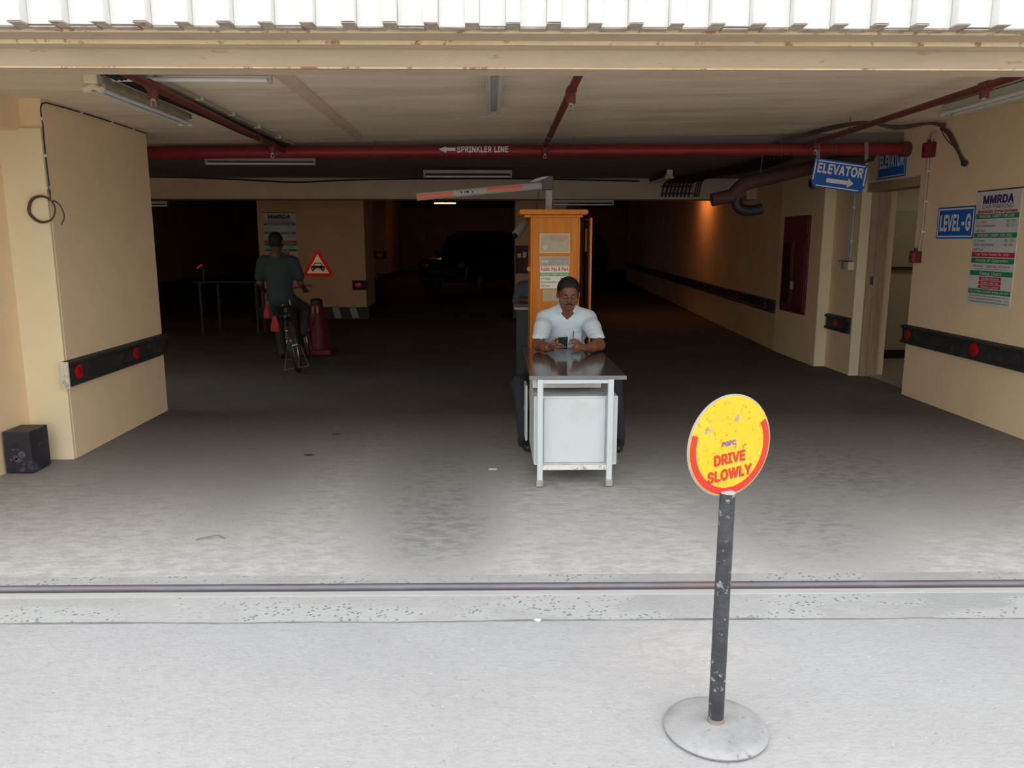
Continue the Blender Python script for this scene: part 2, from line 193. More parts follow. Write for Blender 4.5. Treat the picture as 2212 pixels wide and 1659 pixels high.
  'l': (95, '70 -1,56 0,45 4,37 10,31 19,27 29,26 42,26 254,57 254,57 49,57 42,58 35,60 31,63 28,67 27,73 26,76 26,78 26,80 26,82 27,83 27,85 27,90 1,88 1,84 0,81 0,77 -1,73 -1'),
  'm': (305, '26 0,26 190,56 190,56 148,54 148,57 157,61 166,66 173,72 179,79 184,86 188,94 191,102 193,110 193,123 192,134 187,144 180,151 171,157 160,160 147,156 147,159 156,163 164,169 172,175 178,182 183,190 187,199 191,208 192,218 193,229 192,239 190,249 186,257 180,264 173,270 164,275 154,278 141,278 128,278 0,248 0,248 127,247 139,243 149,236 156,228 161,219 164,209 165,201 165,194 163,187 160,181 156,177 151,173 145,170 139,168 131,168 124,168 0,137 0,137 130,136 140,132 148,126 156,119 161,110 164,100 165,92 165,85 163,79 160,73 156,67 151,63 145,60 137,58 129,57 119,57 0'),
  'n': (205, '57 113,57 0,26 0,26 190,56 190,56 144,51 144,58 159,66 172,76 181,87 187,100 191,114 192,126 191,137 189,147 184,156 178,164 170,170 160,175 149,178 135,179 120,179 0,148 0,148 118,147 131,143 143,136 152,128 159,117 163,105 165,96 164,88 162,80 159,74 154,68 148,63 141,60 133,58 124'),
  'o': (208, '104 -4,87 -3,72 1,58 8,46 17,36 29,28 43,22 58,18 75,17 94,18 113,22 130,28 146,36 159,46 171,58 180,72 187,87 191,104 192,120 191,136 187,149 180,161 171,171 159,180 146,186 130,189 113,191 94,189 75,186 58,180 43,171 29,161 17,149 8,136 1,120 -3|104 23,116 24,126 28,135 33,143 40,149 49,154 59,157 70,159 81,160 94,159 106,157 118,154 129,149 139,143 148,135 155,126 161,116 164,104 165,92 164,81 161,73 155,65 148,59 139,54 129,51 118,49 106,48 94,49 81,51 70,54 59,59 49,65 40,73 33,81 28,92 24'),
  'p': (212, '26 -71,26 190,56 190,56 160,59 160,62 164,65 168,69 173,73 178,79 182,86 186,94 190,103 192,115 192,130 191,144 187,156 180,168 171,177 160,185 146,191 131,194 113,195 94,194 75,191 58,185 42,177 29,168 17,157 8,144 1,130 -3,115 -4,104 -3,94 -1,86 2,79 6,74 11,69 16,65 21,62 25,59 29,57 29,57 -71|110 23,121 24,131 28,140 33,147 40,153 48,158 58,161 70,163 82,164 95,163 108,161 120,158 131,153 140,147 149,140 156,131 161,121 164,110 165,99 164,89 161,81 156,73 149,67 141,62 131,59 120,57 108,56 95,57 81,59 69,63 58,67 48,73 39,81 32,89 27,99 24'),
  'q': (212, '186 -71,155 -71,155 29,153 29,151 25,147 21,143 16,139 11,133 6,126 2,118 -1,109 -3,98 -4,82 -3,68 1,56 8,44 17,35 29,27 42,22 58,18 75,17 94,18 113,22 131,27 146,35 160,45 171,56 180,69 187,83 191,98 192,109 192,118 190,126 186,133 182,139 178,144 173,147 168,151 164,153 160,156 160,156 190,186 190|102 23,113 24,123 27,132 32,139 39,145 48,150 58,153 69,155 81,156 95,155 108,153 120,150 131,145 141,139 149,132 156,123 161,113 164,102 165,91 164,81 161,72 156,65 149,59 140,54 131,51 120,49 108,48 95,49 82,51 70,54 58,59 48,65 40,73 33,81 28,91 24'),
  'r': (130, '26 0,26 190,56 190,56 160,58 160,62 169,68 177,76 184,85 188,96 191,107 192,109 192,112 192,115 192,122 192,122 161,120 161,118 162,115 162,111 163,107 163,103 163,95 162,87 160,80 157,73 153,67 148,63 142,60 135,58 127,57 118,57 0'),
  's': (182, '91 -4,78 -3,67 -2,56 2,46 6,38 12,31 19,25 27,21 37,18 47,47 53,50 44,55 36,62 30,70 26,80 24,91 23,103 24,113 26,122 31,129 37,133 44,134 51,133 58,131 63,127 68,122 72,115 75,106 78,75 85,59 90,46 96,36 104,29 113,25 124,23 137,24 147,27 157,33 166,39 173,48 180,58 185,69 189,81 191,94 192,106 192,117 190,127 186,136 182,143 176,149 170,155 162,159 154,162 145,134 139,131 146,127 152,121 158,114 163,105 165,94 166,83 165,74 163,65 158,59 153,56 146,54 139,55 132,58 126,62 122,68 118,76 114,86 111,115 105,131 100,143 93,153 86,160 76,164 66,166 53,165 43,161 33,156 24,149 16,140 9,130 3,118 -1,105 -3'),
  't': (114, '102 190,102 164,3 164,3 190|32 236,63 236,63 49,64 41,65 35,68 31,72 27,78 26,85 25,87 25,90 25,93 26,96 26,98 26,101 27,107 1,103 0,100 -1,96 -1,92 -2,88 -2,84 -2,69 -1,56 4,46 11,38 20,34 32,32 46'),
  'u': (205, '91 -3,79 -2,68 1,57 5,48 12,41 20,35 29,30 41,27 54,26 69,26 190,57 190,57 72,58 58,62 47,68 37,77 31,88 26,100 25,109 26,117 28,125 31,131 36,137 41,142 48,145 57,147 66,148 76,148 190,179 190,179 0,149 0,149 46,154 46,147 30,139 18,129 8,117 2,105 -1'),
  'v': (195, '81 0,9 190,42 190,83 78,87 66,90 55,93 43,97 32,100 21,103 10,92 10,95 21,98 32,101 43,105 55,108 66,112 78,152 190,186 190,113 0'),
  'w': (284, '69 0,11 190,44 190,67 107,70 95,73 82,77 68,80 54,84 38,88 21,82 21,86 37,89 53,93 67,96 81,100 94,103 107,126 190,158 190,181 107,184 95,187 82,191 68,194 53,198 37,201 21,196 21,199 37,203 53,206 68,210 81,213 95,217 107,240 190,272 190,215 0,184 0,159 86,152 112,150 122,148 131,145 140,138 169,145 169,138 140,136 131,134 121,131 112,129 103,126 94,124 86,99 0'),
  'x': (189, '10 0,86 109,86 86,14 190,50 190,74 153,80 144,85 135,90 127,94 119,99 111,104 103,88 103,93 111,97 119,101 127,106 135,111 144,117 153,141 190,176 190,104 84,104 107,179 0,143 0,115 43,110 51,105 60,100 68,96 76,91 83,86 91,102 91,98 83,93 76,89 68,85 60,80 51,74 43,46 0'),
  'y': (195, '24 -69,31 -43,36 -44,41 -45,47 -45,52 -44,57 -43,61 -41,65 -37,69 -32,72 -26,75 -18,81 -1,9 190,42 190,83 78,87 66,90 55,93 43,96 32,100 21,103 10,92 10,95 21,98 32,101 43,104 55,108 66,112 78,153 190,186 190,102 -29,98 -38,93 -47,88 -54,83 -59,76 -64,70 -68,62 -70,54 -72,46 -73,41 -72,36 -72,32 -72,29 -71,26 -70'),
}

GT = {}
def glyph(ch):                                           # filled triangles of one letter (overlapping strokes count as filled)
    if ch not in GT:
        cs = [[tuple(map(int, p.split())) for p in c.split(',')] for c in GLY[ch][1].split('|')]
        V = [Vector(p) for c in cs for p in c]; E = []; n = 0
        for c in cs: E += [(n + i, n + (i + 1) % len(c)) for i in range(len(c))]; n += len(c)
        v, _, f = delaunay_2d_cdt(V, E, [], 0, 1e-3)[:3]
        def wind(x, y):
            t = 0
            for c in cs:
                for (ax, ay), (bx_, by) in zip(c, c[1:] + c[:1]):
                    if (ay <= y) != (by <= y) and (ax + (y - ay) / (by - ay) * (bx_ - ax)) > x: t += 1 if by > ay else -1
            return t
        keep = [q for q in f if wind(sum(v[i].x for i in q) / 3 + .013, sum(v[i].y for i in q) / 3 + .017)]
        GT[ch] = (np.array([(p.x, p.y, 0) for p in v], 'f') / 500, keep)
    return GT[ch]

def text_mesh(body, bold=.02, italic=0):
    V, F, x0, n = [], [], 0, 0
    for ch in body:
        if ch not in GLY: x0 += 130; continue
        v, f = glyph(ch); v = v.copy(); v[:, 0] += x0 / 500 + italic * v[:, 1]; V.append(v); F += [tuple(i + n for i in q) for q in f]; n += len(v); x0 += GLY[ch][0] + 450 * bold
    a = np.concatenate(V)
    if bold > .014:                                      # heavier strokes: the outline laid down again a little to every side
        F = [tuple(i + k * n for i in f) for k in range(8) for f in F]
        a = np.concatenate([a + np.array((cos(k * pi / 4) * bold, sin(k * pi / 4) * bold, k * 1e-4), 'f') for k in range(8)])
    me = bpy.data.meshes.new('t'); me.from_pydata(a.tolist(), [], F); me.update()
    return me

def lettering(parent, body, x, y, wid, hei, mat, z=.002, bold=.02, italic=0, fn=None, anchor='c'):
    me = text_mesh(body, bold, italic); n = len(me.vertices); a = np.empty(n * 3, 'f'); me.vertices.foreach_get('co', a); a = a.reshape(-1, 3)
    lo, hi = a.min(0), a.max(0); s = hi - lo
    if wid is None: wid = s[0] * hei / s[1]
    a[:, 0] = (a[:, 0] - lo[0]) / s[0] * wid; a[:, 1] = (a[:, 1] - (lo[1] + hi[1]) / 2) / s[1] * hei + y; a[:, 2] += z
    a[:, 0] += {'c': x - wid / 2, 'l': x, 'r': x - wid}[anchor]
    if fn:                                               # cut fine enough to follow a curved surface
        me.vertices.foreach_set('co', a.astype('f').ravel()); bm = bmesh.new(); bm.from_mesh(me)
        for k in range(-5, 6): bmesh.ops.bisect_plane(bm, geom=bm.verts[:] + bm.edges[:] + bm.faces[:], plane_co=(0, k * .007, 0), plane_no=(0, 1, 0))
        bm.to_mesh(me); bm.free(); n = len(me.vertices); a = np.empty(n * 3, 'f'); me.vertices.foreach_get('co', a); a = fn(a.reshape(-1, 3))
    me.vertices.foreach_set('co', a.astype('f').ravel()); me.update(); me.name = 'lettering'
    me.materials.clear(); me.materials.append(mat)
    o = bpy.data.objects.new('lettering', me); link(o, parent); return o

def plate(parent, name, x, y, wd, h, mat, z=.001, t=.0008):   # thin printed band or plate, in the sign's own xy
    return MB().box(x - wd / 2, x + wd / 2, y - h / 2, y + h / 2, z - t, z).build(name, mat, parent, True)

# ------------------------------------------------------------------ materials
def M(name, col, rough=.65, metal=0, var=.12, vs=6, bump=.0, bs=60, dirt=None, spec=.4, stretch=None, emit=None):
    m = bpy.data.materials.new(name); m.use_nodes = True; t = m.node_tree; N = t.nodes; L = t.links
    b = N['Principled BSDF']; b.inputs['Roughness'].default_value = rough; b.inputs['Metallic'].default_value = metal
    b.inputs['Specular IOR Level'].default_value = spec
    c4 = lambda c, f=1: (min(c[0] * f, 1), min(c[1] * f, 1), min(c[2] * f, 1), 1)
    if emit:
        b.inputs['Base Color'].default_value = c4(col); b.inputs['Emission Color'].default_value = c4(col); b.inputs['Emission Strength'].default_value = emit
        return m
    tcn = N.new('ShaderNodeTexCoord'); vec = tcn.outputs['Object']
    if stretch:
        mp = N.new('ShaderNodeMapping'); mp.inputs['Scale'].default_value = stretch; L.new(vec, mp.inputs[0]); vec = mp.outputs[0]
    def noise(scale, det=5, rgh=.6):
        n = N.new('ShaderNodeTexNoise'); n.inputs['Scale'].default_value = scale; n.inputs['Detail'].default_value = det; n.inputs['Roughness'].default_value = rgh
        L.new(vec, n.inputs['Vector']); return n
    def ramp(src, p0, c0, p1, c1):
        r = N.new('ShaderNodeValToRGB'); r.color_ramp.elements[0].position = p0; r.color_ramp.elements[0].color = c0
        r.color_ramp.elements[1].position = p1; r.color_ramp.elements[1].color = c1; L.new(src, r.inputs[0]); return r
    out = None
    if var:
        out = ramp(noise(vs).outputs['Fac'], .3, c4(col, 1 - var), .7, c4(col, 1 + var)).outputs[0]
    for d in (dirt or []):                               # (colour, scale, threshold, softness, amount)
        dc, ds, th, so, am = d
        mx = N.new('ShaderNodeMix'); mx.data_type = 'RGBA'
        rr = ramp(noise(ds, 8, .65).outputs['Fac'], th, (0, 0, 0, 1), th + so, (am, am, am, 1))
        L.new(rr.outputs[0], mx.inputs['Factor'])
        if out: L.new(out, mx.inputs['A'])
        else: mx.inputs['A'].default_value = c4(col)
        mx.inputs['B'].default_value = c4(dc); out = mx.outputs['Result']
    if out: L.new(out, b.inputs['Base Color'])
    else: b.inputs['Base Color'].default_value = c4(col)
    if bump:
        bp = N.new('ShaderNodeBump'); bp.inputs['Strength'].default_value = bump; bp.inputs['Distance'].default_value = .01
        L.new(noise(bs).outputs['Fac'], bp.inputs['Height']); L.new(bp.outputs[0], b.inputs['Normal'])
    return m

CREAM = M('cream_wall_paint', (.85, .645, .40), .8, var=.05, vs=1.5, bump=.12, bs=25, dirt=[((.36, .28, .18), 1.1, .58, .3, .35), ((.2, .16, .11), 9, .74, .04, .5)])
FARC = M('dimmed_cream_paint', (.66, .44, .25), .85, var=.08, vs=1.5, bump=.12, bs=25)  # same cream darkened, the deep garage's dimness put into the colour
LONGC = M('stained_cream_paint', (.80, .54, .33), .85, var=.08, vs=1.5, bump=.12, bs=25)
PILASTER = M('warm_cream_paint', (.80, .68, .44), .75, var=.05, vs=1.2, bump=.1, bs=22, dirt=[((.25, .2, .14), 8, .76, .03, .7)])
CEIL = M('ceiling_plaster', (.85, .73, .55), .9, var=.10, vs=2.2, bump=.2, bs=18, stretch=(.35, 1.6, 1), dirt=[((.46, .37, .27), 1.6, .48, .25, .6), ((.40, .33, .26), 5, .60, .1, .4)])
CEIL2 = M('dark_ceiling_plaster', (.19, .165, .14), .9, var=.12, vs=2, bump=.2, bs=18, stretch=(.35, 1.6, 1))  # much darker plaster for the ceilings behind the front bay
BEAMP = M('beige_beam_paint', (.46, .35, .24), .7, var=.07, vs=3, bump=.15, bs=30, stretch=(.5, 2, 2), dirt=[((.36, .25, .15), 4, .50, .2, .35), ((.30, .17, .09), 11, .62, .05, .6)])
EDGEP = M('cream_steel_edge', (.68, .54, .31), .55, var=.10, vs=7, bump=.2, bs=50, dirt=[((.5, .3, .12), 3, .48, .2, .5), ((.30, .12, .05), 13, .56, .06, .85)])
WHITEP = M('white_ribbed_sheet', (.66, .645, .61), .5, var=.04, vs=10, bump=.1, bs=40, dirt=[((.45, .38, .30), 28, .70, .04, .6)])
PANEL_IN = M('weathered_sheet_edge', (.40, .33, .27), .8, var=.25, vs=20, dirt=[((.25, .12, .06), 14, .55, .1, .7)])
RED = M('red_pipe_paint', (.25, .020, .022), .45, var=.14, vs=8, bump=.08, bs=50)
MAROON = M('maroon_pipe_paint', (.15, .036, .032), .5, var=.16, vs=9, bump=.08, bs=60)
DRAIN = M('dark_brown_pipe', (.10, .045, .035), .6, var=.2, vs=9)
BLACK = M('black_rubber', (.03, .029, .03), .6, var=.35, vs=18, bump=.2, bs=70, dirt=[((.13, .12, .11), 12, .56, .2, .6)])
HANG = M('dusty_hanger_iron', (.14, .12, .10), .7, var=.15, vs=20)
CABLE = M('black_cable', (.025, .022, .022), .55, var=.3, vs=20)
CABLEB = M('brown_cable', (.09, .055, .045), .6, var=.2, vs=20)
GREYC = M('grey_conduit', (.42, .40, .36), .6, var=.1, vs=20)
REFL = M('red_reflector', (.85, .02, .02), .28, metal=.5, var=.2, vs=60, spec=.8)
REFLD = M('dark_red_reflector', (.35, .01, .015), .3, var=.2, vs=60, spec=.8)
FIXW = M('white_batten_enamel', (.52, .49, .43), .5, var=.08, vs=12, dirt=[((.25, .2, .14), 7, .58, .15, .5)])
RUSTB = M('rusty_batten', (.38, .31, .23), .75, var=.15, vs=12, dirt=[((.20, .11, .05), 9, .5, .2, .7)])
TUBE = M('unlit_glass_tube', (.70, .70, .68), .2, var=.03, vs=20, spec=.6)
LIT = M('lit_warm_tube', (1, .36, .09), .4, emit=13)
ENDCAP = M('cream_plastic', (.70, .62, .40), .5, var=.06, vs=30)
CHROME = M('dull_chrome', (.55, .52, .46), .3, metal=.9, var=.1, vs=30)
BLUE = M('blue_sign_enamel', (.016, .13, .50), .4, var=.08, vs=10, spec=.3)
SWHITE = M('sign_white', (.80, .80, .76), .5, var=.03, vs=10)
FLEX = M('flex_banner', (.62, .61, .58), .55, var=.05, vs=6)
NAVY = M('navy_print', (.05, .035, .16), .6, var=0)
PGREEN = M('green_print', (.015, .25, .085), .6, var=.05)
PRED = M('red_print', (.55, .02, .04), .6, var=.05)
PBLACK = M('black_print', (.03, .03, .03), .6, var=0)
PGREY = M('pale_print', (.55, .55, .52), .6, var=0)
WOOD = M('orange_varnished_wood', (.58, .185, .016), .5, spec=.2, var=.14, vs=3, stretch=(14, 14, 1.2), bump=.05, bs=30, dirt=[((.32, .10, .02), 1.4, .55, .2, .5)])
WOODD = M('dark_brown_wood', (.13, .05, .025), .6, var=.2, vs=4, stretch=(10, 10, 1))
FRAMEW = M('door_frame_wood', (.40, .28, .18), .7, var=.15, vs=4, stretch=(8, 8, 1), dirt=[((.2, .13, .08), 3, .55, .2, .5)])
YELLOW = M('yellow_sign_paint', (.74, .40, .010), .45, var=.05, vs=9, dirt=[((.78, .43, .09), 5, .5, .3, .6), ((.30, .17, .03), 70, .58, .05, .75), ((.24, .14, .04), 26, .62, .03, .8)])
SRED = M('red_sign_paint', (.50, .026, .014), .45, var=.06, vs=9, dirt=[((.85, .5, .1), 40, .70, .03, .9)])
RIM = M('grey_metal_rim', (.30, .28, .28), .5, var=.15, vs=30, dirt=[((.3, .15, .06), 20, .6, .1, .7)])
POST = M('black_post_paint', (.035, .036, .042), .42, var=.3, vs=14, bump=.5, bs=38, dirt=[((.32, .31, .30), 30, .59, .05, .75), ((.26, .17, .10), 16, .62, .05, .6), ((.12, .12, .12), 5, .5, .2, .5)])
BASE = M('dusty_grey_base', (.30, .30, .305), .65, var=.10, vs=9, bump=.25, bs=60, dirt=[((.16, .165, .175), 6, .48, .2, .6), ((.07, .08, .095), 34, .62, .05, .7)])
STEELW = M('white_desk_enamel', (.52, .56, .565), .4, var=.03, vs=5, bump=.03, bs=12, dirt=[((.42, .38, .25), 3.2, .54, .2, .45), ((.33, .18, .09), 24, .72, .04, .7)])
STEELR = M('worn_white_enamel', (.62, .62, .57), .5, var=.08, vs=12, dirt=[((.30, .17, .09), 18, .55, .08, .8)])
TOP = M('glossy_dark_laminate', (.075, .062, .055), .13, var=.15, vs=8, spec=.55)
GREYED = M('grey_edge_band', (.16, .155, .16), .4, var=.1, vs=10)
CASTOR = M('grey_steel_foot', (.30, .27, .25), .6, var=.2, vs=30)
SKIN = M('brown_skin', (.165, .066, .034), .5, var=.12, vs=14, bump=.06, bs=160)
SKIND = M('dark_skin', (.12, .055, .035), .55, var=.12, vs=14)
LIP = M('lip_skin', (.15, .055, .042), .5, var=.08, vs=30)
NAIL = M('pale_nail', (.55, .36, .27), .4, var=.05)
HAIR = M('black_hair', (.012, .010, .010), .5, var=.4, vs=60, bump=.6, bs=120, spec=.3)
SHIRT = M('pale_blue_shirt_cloth', (.54, .62, .645), .85, var=.05, vs=9, bump=.55, bs=7)
SHIRT2 = M('teal_grey_shirt_cloth', (.030, .046, .043), .85, var=.1, vs=9, bump=.5, bs=7)
SHIRT3 = M('dull_blue_shirt_cloth', (.055, .07, .095), .85, var=.1, vs=9)
COLLAR = M('pale_blue_collar_cloth', (.50, .585, .62), .85, var=.05, vs=9)
BUTTON = M('shirt_button', (.55, .60, .62), .4, var=0)
TROUS = M('dark_navy_cloth', (.022, .024, .034), .85, var=.2, vs=12, bump=.3, bs=9)
TROUS2 = M('grey_brown_cloth', (.035, .032, .027), .85, var=.2, vs=12)
SHOE = M('black_shoe_leather', (.02, .019, .019), .4, var=.25, vs=25)
PHONE = M('dark_teal_phone_case', (.015, .045, .045), .15, var=.3, vs=30, spec=.6)
SCREEN = M('phone_glass', (.02, .02, .025), .08, var=0)
GOLD = M('gold', (.9, .6, .25), .25, metal=1, var=0)
DKMET = M('black_metal', (.028, .028, .030), .5, var=.25, vs=14)
GREYM = M('grey_painted_metal', (.40, .385, .34), .5, var=.1, vs=10)
CONE = M('red_cone_plastic', (.12, .008, .010), .5, var=.15, vs=8)
CAR = M('black_car_paint', (.012, .012, .014), .25, var=.1, vs=5, spec=.6)
GLASSD = M('dark_car_glass', (.01, .012, .014), .06, var=0, spec=.7)
LAMPG = M('lamp_lens', (.10, .105, .11), .1, var=0, spec=.8)
TYRE = M('tyre_rubber', (.02, .02, .02), .8, var=.2, vs=30)
BOXM = M('black_box_paint', (.022, .021, .033), .5, var=.2, vs=7, dirt=[((.085, .09, .11), 7, .57, .03, .75)])
PAPER = M('white_paper', (.85, .85, .84), .7, var=.05)
TWIG = M('dry_twig', (.19, .17, .13), .8, var=.2)
SKIRT = M('black_skirting', (.02, .018, .016), .5, var=.1)
STRIPE = M('pale_kerb_stripe', (.40, .38, .33), .8, var=.15, vs=6)
FIRE = M('fire_cabinet_red', (.12, .014, .013), .4, var=.12, vs=6)
FGLASS = M('fire_cabinet_glass', (.05, .012, .014), .12, var=0, spec=.6)
LOBBYW = M('lobby_wall', (.40, .35, .26), .7, var=.05, vs=2)
LOBBYF = M('lobby_floor_tile', (.30, .28, .25), .4, var=.2, vs=30)

def ground_mat(name, base, speck, broom, stains_and_light, rough=.85, blot=.12, patch=None):
    """concrete: mottled base, small stones, brushed lines, stains with centres of their own"""
    m = bpy.data.materials.new(name); m.use_nodes = True; t = m.node_tree; N = t.nodes; L = t.links
    b = N['Principled BSDF']; b.inputs['Roughness'].default_value = rough; b.inputs['Specular IOR Level'].default_value = .25
    tcn = N.new('ShaderNodeTexCoord'); vec = tcn.outputs['Object']
    def noise(scale, det=6, rgh=.62, st=None):
        n = N.new('ShaderNodeTexNoise'); n.inputs['Scale'].default_value = scale; n.inputs['Detail'].default_value = det; n.inputs['Roughness'].default_value = rgh
        v = vec
        if st:
            mp = N.new('ShaderNodeMapping'); mp.inputs['Scale'].default_value = st[:3]; mp.inputs['Rotation'].default_value = (0, 0, st[3] if len(st) > 3 else 0); L.new(vec, mp.inputs[0]); v = mp.outputs[0]
        L.new(v, n.inputs['Vector']); return n.outputs['Fac']
    def rng(src, a, bb, c, d):
        r = N.new('ShaderNodeMapRange'); r.inputs[1].default_value = a; r.inputs[2].default_value = bb; r.inputs[3].default_value = c; r.inputs[4].default_value = d
        L.new(src, r.inputs[0]); return r.outputs[0]
    def mul(a, bb):
        n = N.new('ShaderNodeMath'); n.operation = 'MULTIPLY'
        for i, q in enumerate((a, bb)):
            if isinstance(q, (int, float)): n.inputs[i].default_value = q
            else: L.new(q, n.inputs[i])
        return n.outputs[0]
    def mix(fac, a, col):
        n = N.new('ShaderNodeMix'); n.data_type = 'RGBA'; L.new(fac, n.inputs['Factor'])
        if isinstance(a, tuple): n.inputs['A'].default_value = (*a, 1)
        else: L.new(a, n.inputs['A'])
        n.inputs['B'].default_value = (*col, 1); return n.outputs['Result']
    sc = lambda f: tuple(min(1, q * f) for q in base)
    col = mix(rng(noise(1.1), .32, .68, 0, 1), sc(1 - blot), sc(1 + blot))
    col = mix(rng(noise(24, 4), .45, .75, 0, .35), col, sc(.72))
    if broom: col = mix(rng(noise(4, 4, .6, broom), .5, .75, 0, .3), col, sc(.74))
    if patch:                                            # exposed aggregate in torn patches
        th, dk, lt = patch
        fac = rng(noise(1.6, 7, .6, (1, 2.6, 1)), th, th + .07, 0, 1)
        vo = N.new('ShaderNodeTexVoronoi'); vo.inputs['Scale'].default_value = 44; vo.inputs['Randomness'].default_value = 1; L.new(vec, vo.inputs['Vector'])
        col = mix(mul(fac, .75), col, lt)
        col = mix(mul(fac, mul(rng(vo.outputs['Distance'], .26, .38, .9, 0), rng(noise(16, 2), .45, .52, 0, 1))), col, dk)
    for (x, y, r0, r1, colr, am, *gate) in stains_and_light:
        vm = N.new('ShaderNodeMapping'); vm.inputs['Location'].default_value = (-x / r0, -y / r1, 0); vm.inputs['Scale'].default_value = (1 / r0, 1 / r1, 0); L.new(vec, vm.inputs[0])
        ln = N.new('ShaderNodeVectorMath'); ln.operation = 'LENGTH'; L.new(vm.outputs[0], ln.inputs[0])
        col = mix(mul(rng(ln.outputs['Value'], .35, 1.05, 1, 0), rng(noise(13, 9, .78, (.6, 1.3, 1)), .42, .58, (gate[0] if gate else .15) * am, am)), col, colr)
    for (scale, th, cc, am) in speck:
        vo = N.new('ShaderNodeTexVoronoi'); vo.inputs['Scale'].default_value = scale; L.new(vec, vo.inputs['Vector'])
        gate = rng(noise(scale * .35, 2), .58, .62, 0, 1)
        col = mix(mul(mul(rng(vo.outputs['Distance'], th, th + .05, 1, 0), gate), am), col, cc)
    L.new(col, b.inputs['Base Color'])
    bp = N.new('ShaderNodeBump'); bp.inputs['Strength'].default_value = .45; bp.inputs['Distance'].default_value = .01
    L.new(noise(55, 6), bp.inputs['Height']); L.new(bp.outputs[0], b.inputs['Normal'])
    return m

PAVE = ground_mat('pavement_concrete', (.35, .35, .355), [(34, .12, (.16, .16, .17), .5), (30, .07, (.70, .70, .70), .45), (80, .2, (.24, .24, .245), .5), (110, .22, (.48, .48, .48), .4)], (1.2, 16, 1, 1.1),
                  [(1.6, 2.6, .7, .5, (.33, .34, .35), .35), (-1.4, 2.2, .2, .09, (.36, .36, .37), .5), (-.98, 2.1, .13, .05, (.36, .36, .37), .5), (.78, 2.9, .42, .35, (.56, .5, .45), .35)], blot=.07)
STRIP = ground_mat('threshold_concrete', (.36, .36, .358), [(40, .12, (.2, .2, .2), .5)], None, [(2.1, 3.35, .6, .2, (.30, .31, .32), .5)], blot=.10, patch=(.47, (.15, .165, .16), (.40, .41, .405)))
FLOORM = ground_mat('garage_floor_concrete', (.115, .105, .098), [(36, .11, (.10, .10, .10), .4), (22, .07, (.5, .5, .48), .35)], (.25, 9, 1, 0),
                    [(0, 2.6, 14, 4.6, (.50, .496, .488), 1, .7), (-1.6, 4.6, 1.2, .8, (.46, .455, .44), .5), (.6, 4.4, .8, .9, (.47, .465, .45), .5), (-.4, 5.1, .55, 1.9, (.10, .10, .097), .6), (-.25, 4.25, .42, .75, (.17, .18, .175), .6),  # broad first oval and dark base paint daylight fading inward, besides entrance dust
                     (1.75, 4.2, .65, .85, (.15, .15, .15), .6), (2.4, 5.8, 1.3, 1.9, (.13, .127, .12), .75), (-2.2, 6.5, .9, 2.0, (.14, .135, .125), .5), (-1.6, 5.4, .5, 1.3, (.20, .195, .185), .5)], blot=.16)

# ------------------------------------------------------------------ setting
FR = -.0134                                              # the front runs a shade askew to the side walls
st = lambda o: tag(o, kind='structure')
st(bx('pavement', PAVE, None, -40, 40, -60, 3.165, -.3, 0, rz=FR))
jp = []; x = -5.0
while x < 5.01: jp.append((x, 3.170 + .006 * sin(2.3 * x) + .004 * sin(7.1 * x + 1) + rnd.uniform(-.003, .003))); x += .07
st(MB().prism([(x, y - .005 - .003 * abs(sin(9 * x))) for x, y in jp] + [(x, y + .005) for x, y in jp[::-1]], (-.01, .0012)).build('trim_3', M('joint_dirt', (.20, .195, .19), .9, var=.3, vs=9), None, rz=FR))
strip = st(bx('threshold_strip', STRIP, None, -14, 14, 3.174, 3.66, -.3, -.004, rz=FR))
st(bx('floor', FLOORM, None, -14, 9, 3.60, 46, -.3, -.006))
# steel gate track in the threshold
tr = thing('gate_track', 'round steel gate rail set in a groove across the garage entrance', 'rail', (0, 3.5, 0), (0, 0, FR))
MB().sweep([(-5, 0, .006), (5, 0, .006)], .019, 14).build('rail', M('worn_steel', (.13, .12, .135), .42, metal=.35, var=.2, vs=9, stretch=(.5, 4, 4), dirt=[((.17, .10, .09), 3, .56, .12, .7)]), tr, True, smooth=True)
bx('groove', M('groove_shadow_iron', (.10, .09, .09), .8, var=.2), tr, -5, 5, -.030, .022, -.02, -.0015, local=True)
bx('angle_iron', M('dusty_iron', (.40, .39, .38), .7, var=.1, vs=5, stretch=(.4, 4, 4)), tr, -5, 5, -.072, -.031, -.02, .001, local=True)

# front: facade wall, ribbed white cladding, stepped steel lintel
for x0, x1 in ((-14, -3.46), (4.425, 14)): st(bx('wall_front', CREAM, None, x0, x1, 3.34, 3.56, -.1, 2.72, rz=FR))
fw = st(bx('wall_front', CREAM, None, -14, 14, 3.30, 3.62, 2.70, 9.5, rz=FR))
pitch = .154
for k in range(-28, 30):
    xc = -.107 + pitch * k; j = lambda a=.004: rnd.uniform(-a, a)
    MB().box(xc - .026, xc + .026, 3.122, 3.226, 2.42 + j(.003), 3.4).build('rib', WHITEP, fw, rz=FR, bevel=.003)
    MB().box(xc + .0262, xc + pitch - .0262, 3.173 + j(.002), 3.226, 2.418 + j(.004), 3.4).build('panel', WHITEP, fw, rz=FR, bevel=.003)
    MB().box(xc - .0255, xc + .0255, 3.126, 3.225, 2.4165, 2.4195).build('rib_end', PANEL_IN, fw, rz=FR)
    MB().box(xc + .0285, xc + pitch - .0285, 3.177, 3.225, 2.412, 2.4165).build('panel_end', PANEL_IN, fw, rz=FR)
bx('upper_backing', WHITEP, fw, -6, 6, 3.226, 3.32, 2.60, 3.4, rz=FR)
lin = st(bx('trim_1', BEAMP, None, -6, 6, 3.418, 3.543, 2.3136, 2.72, rz=FR))           # lintel box
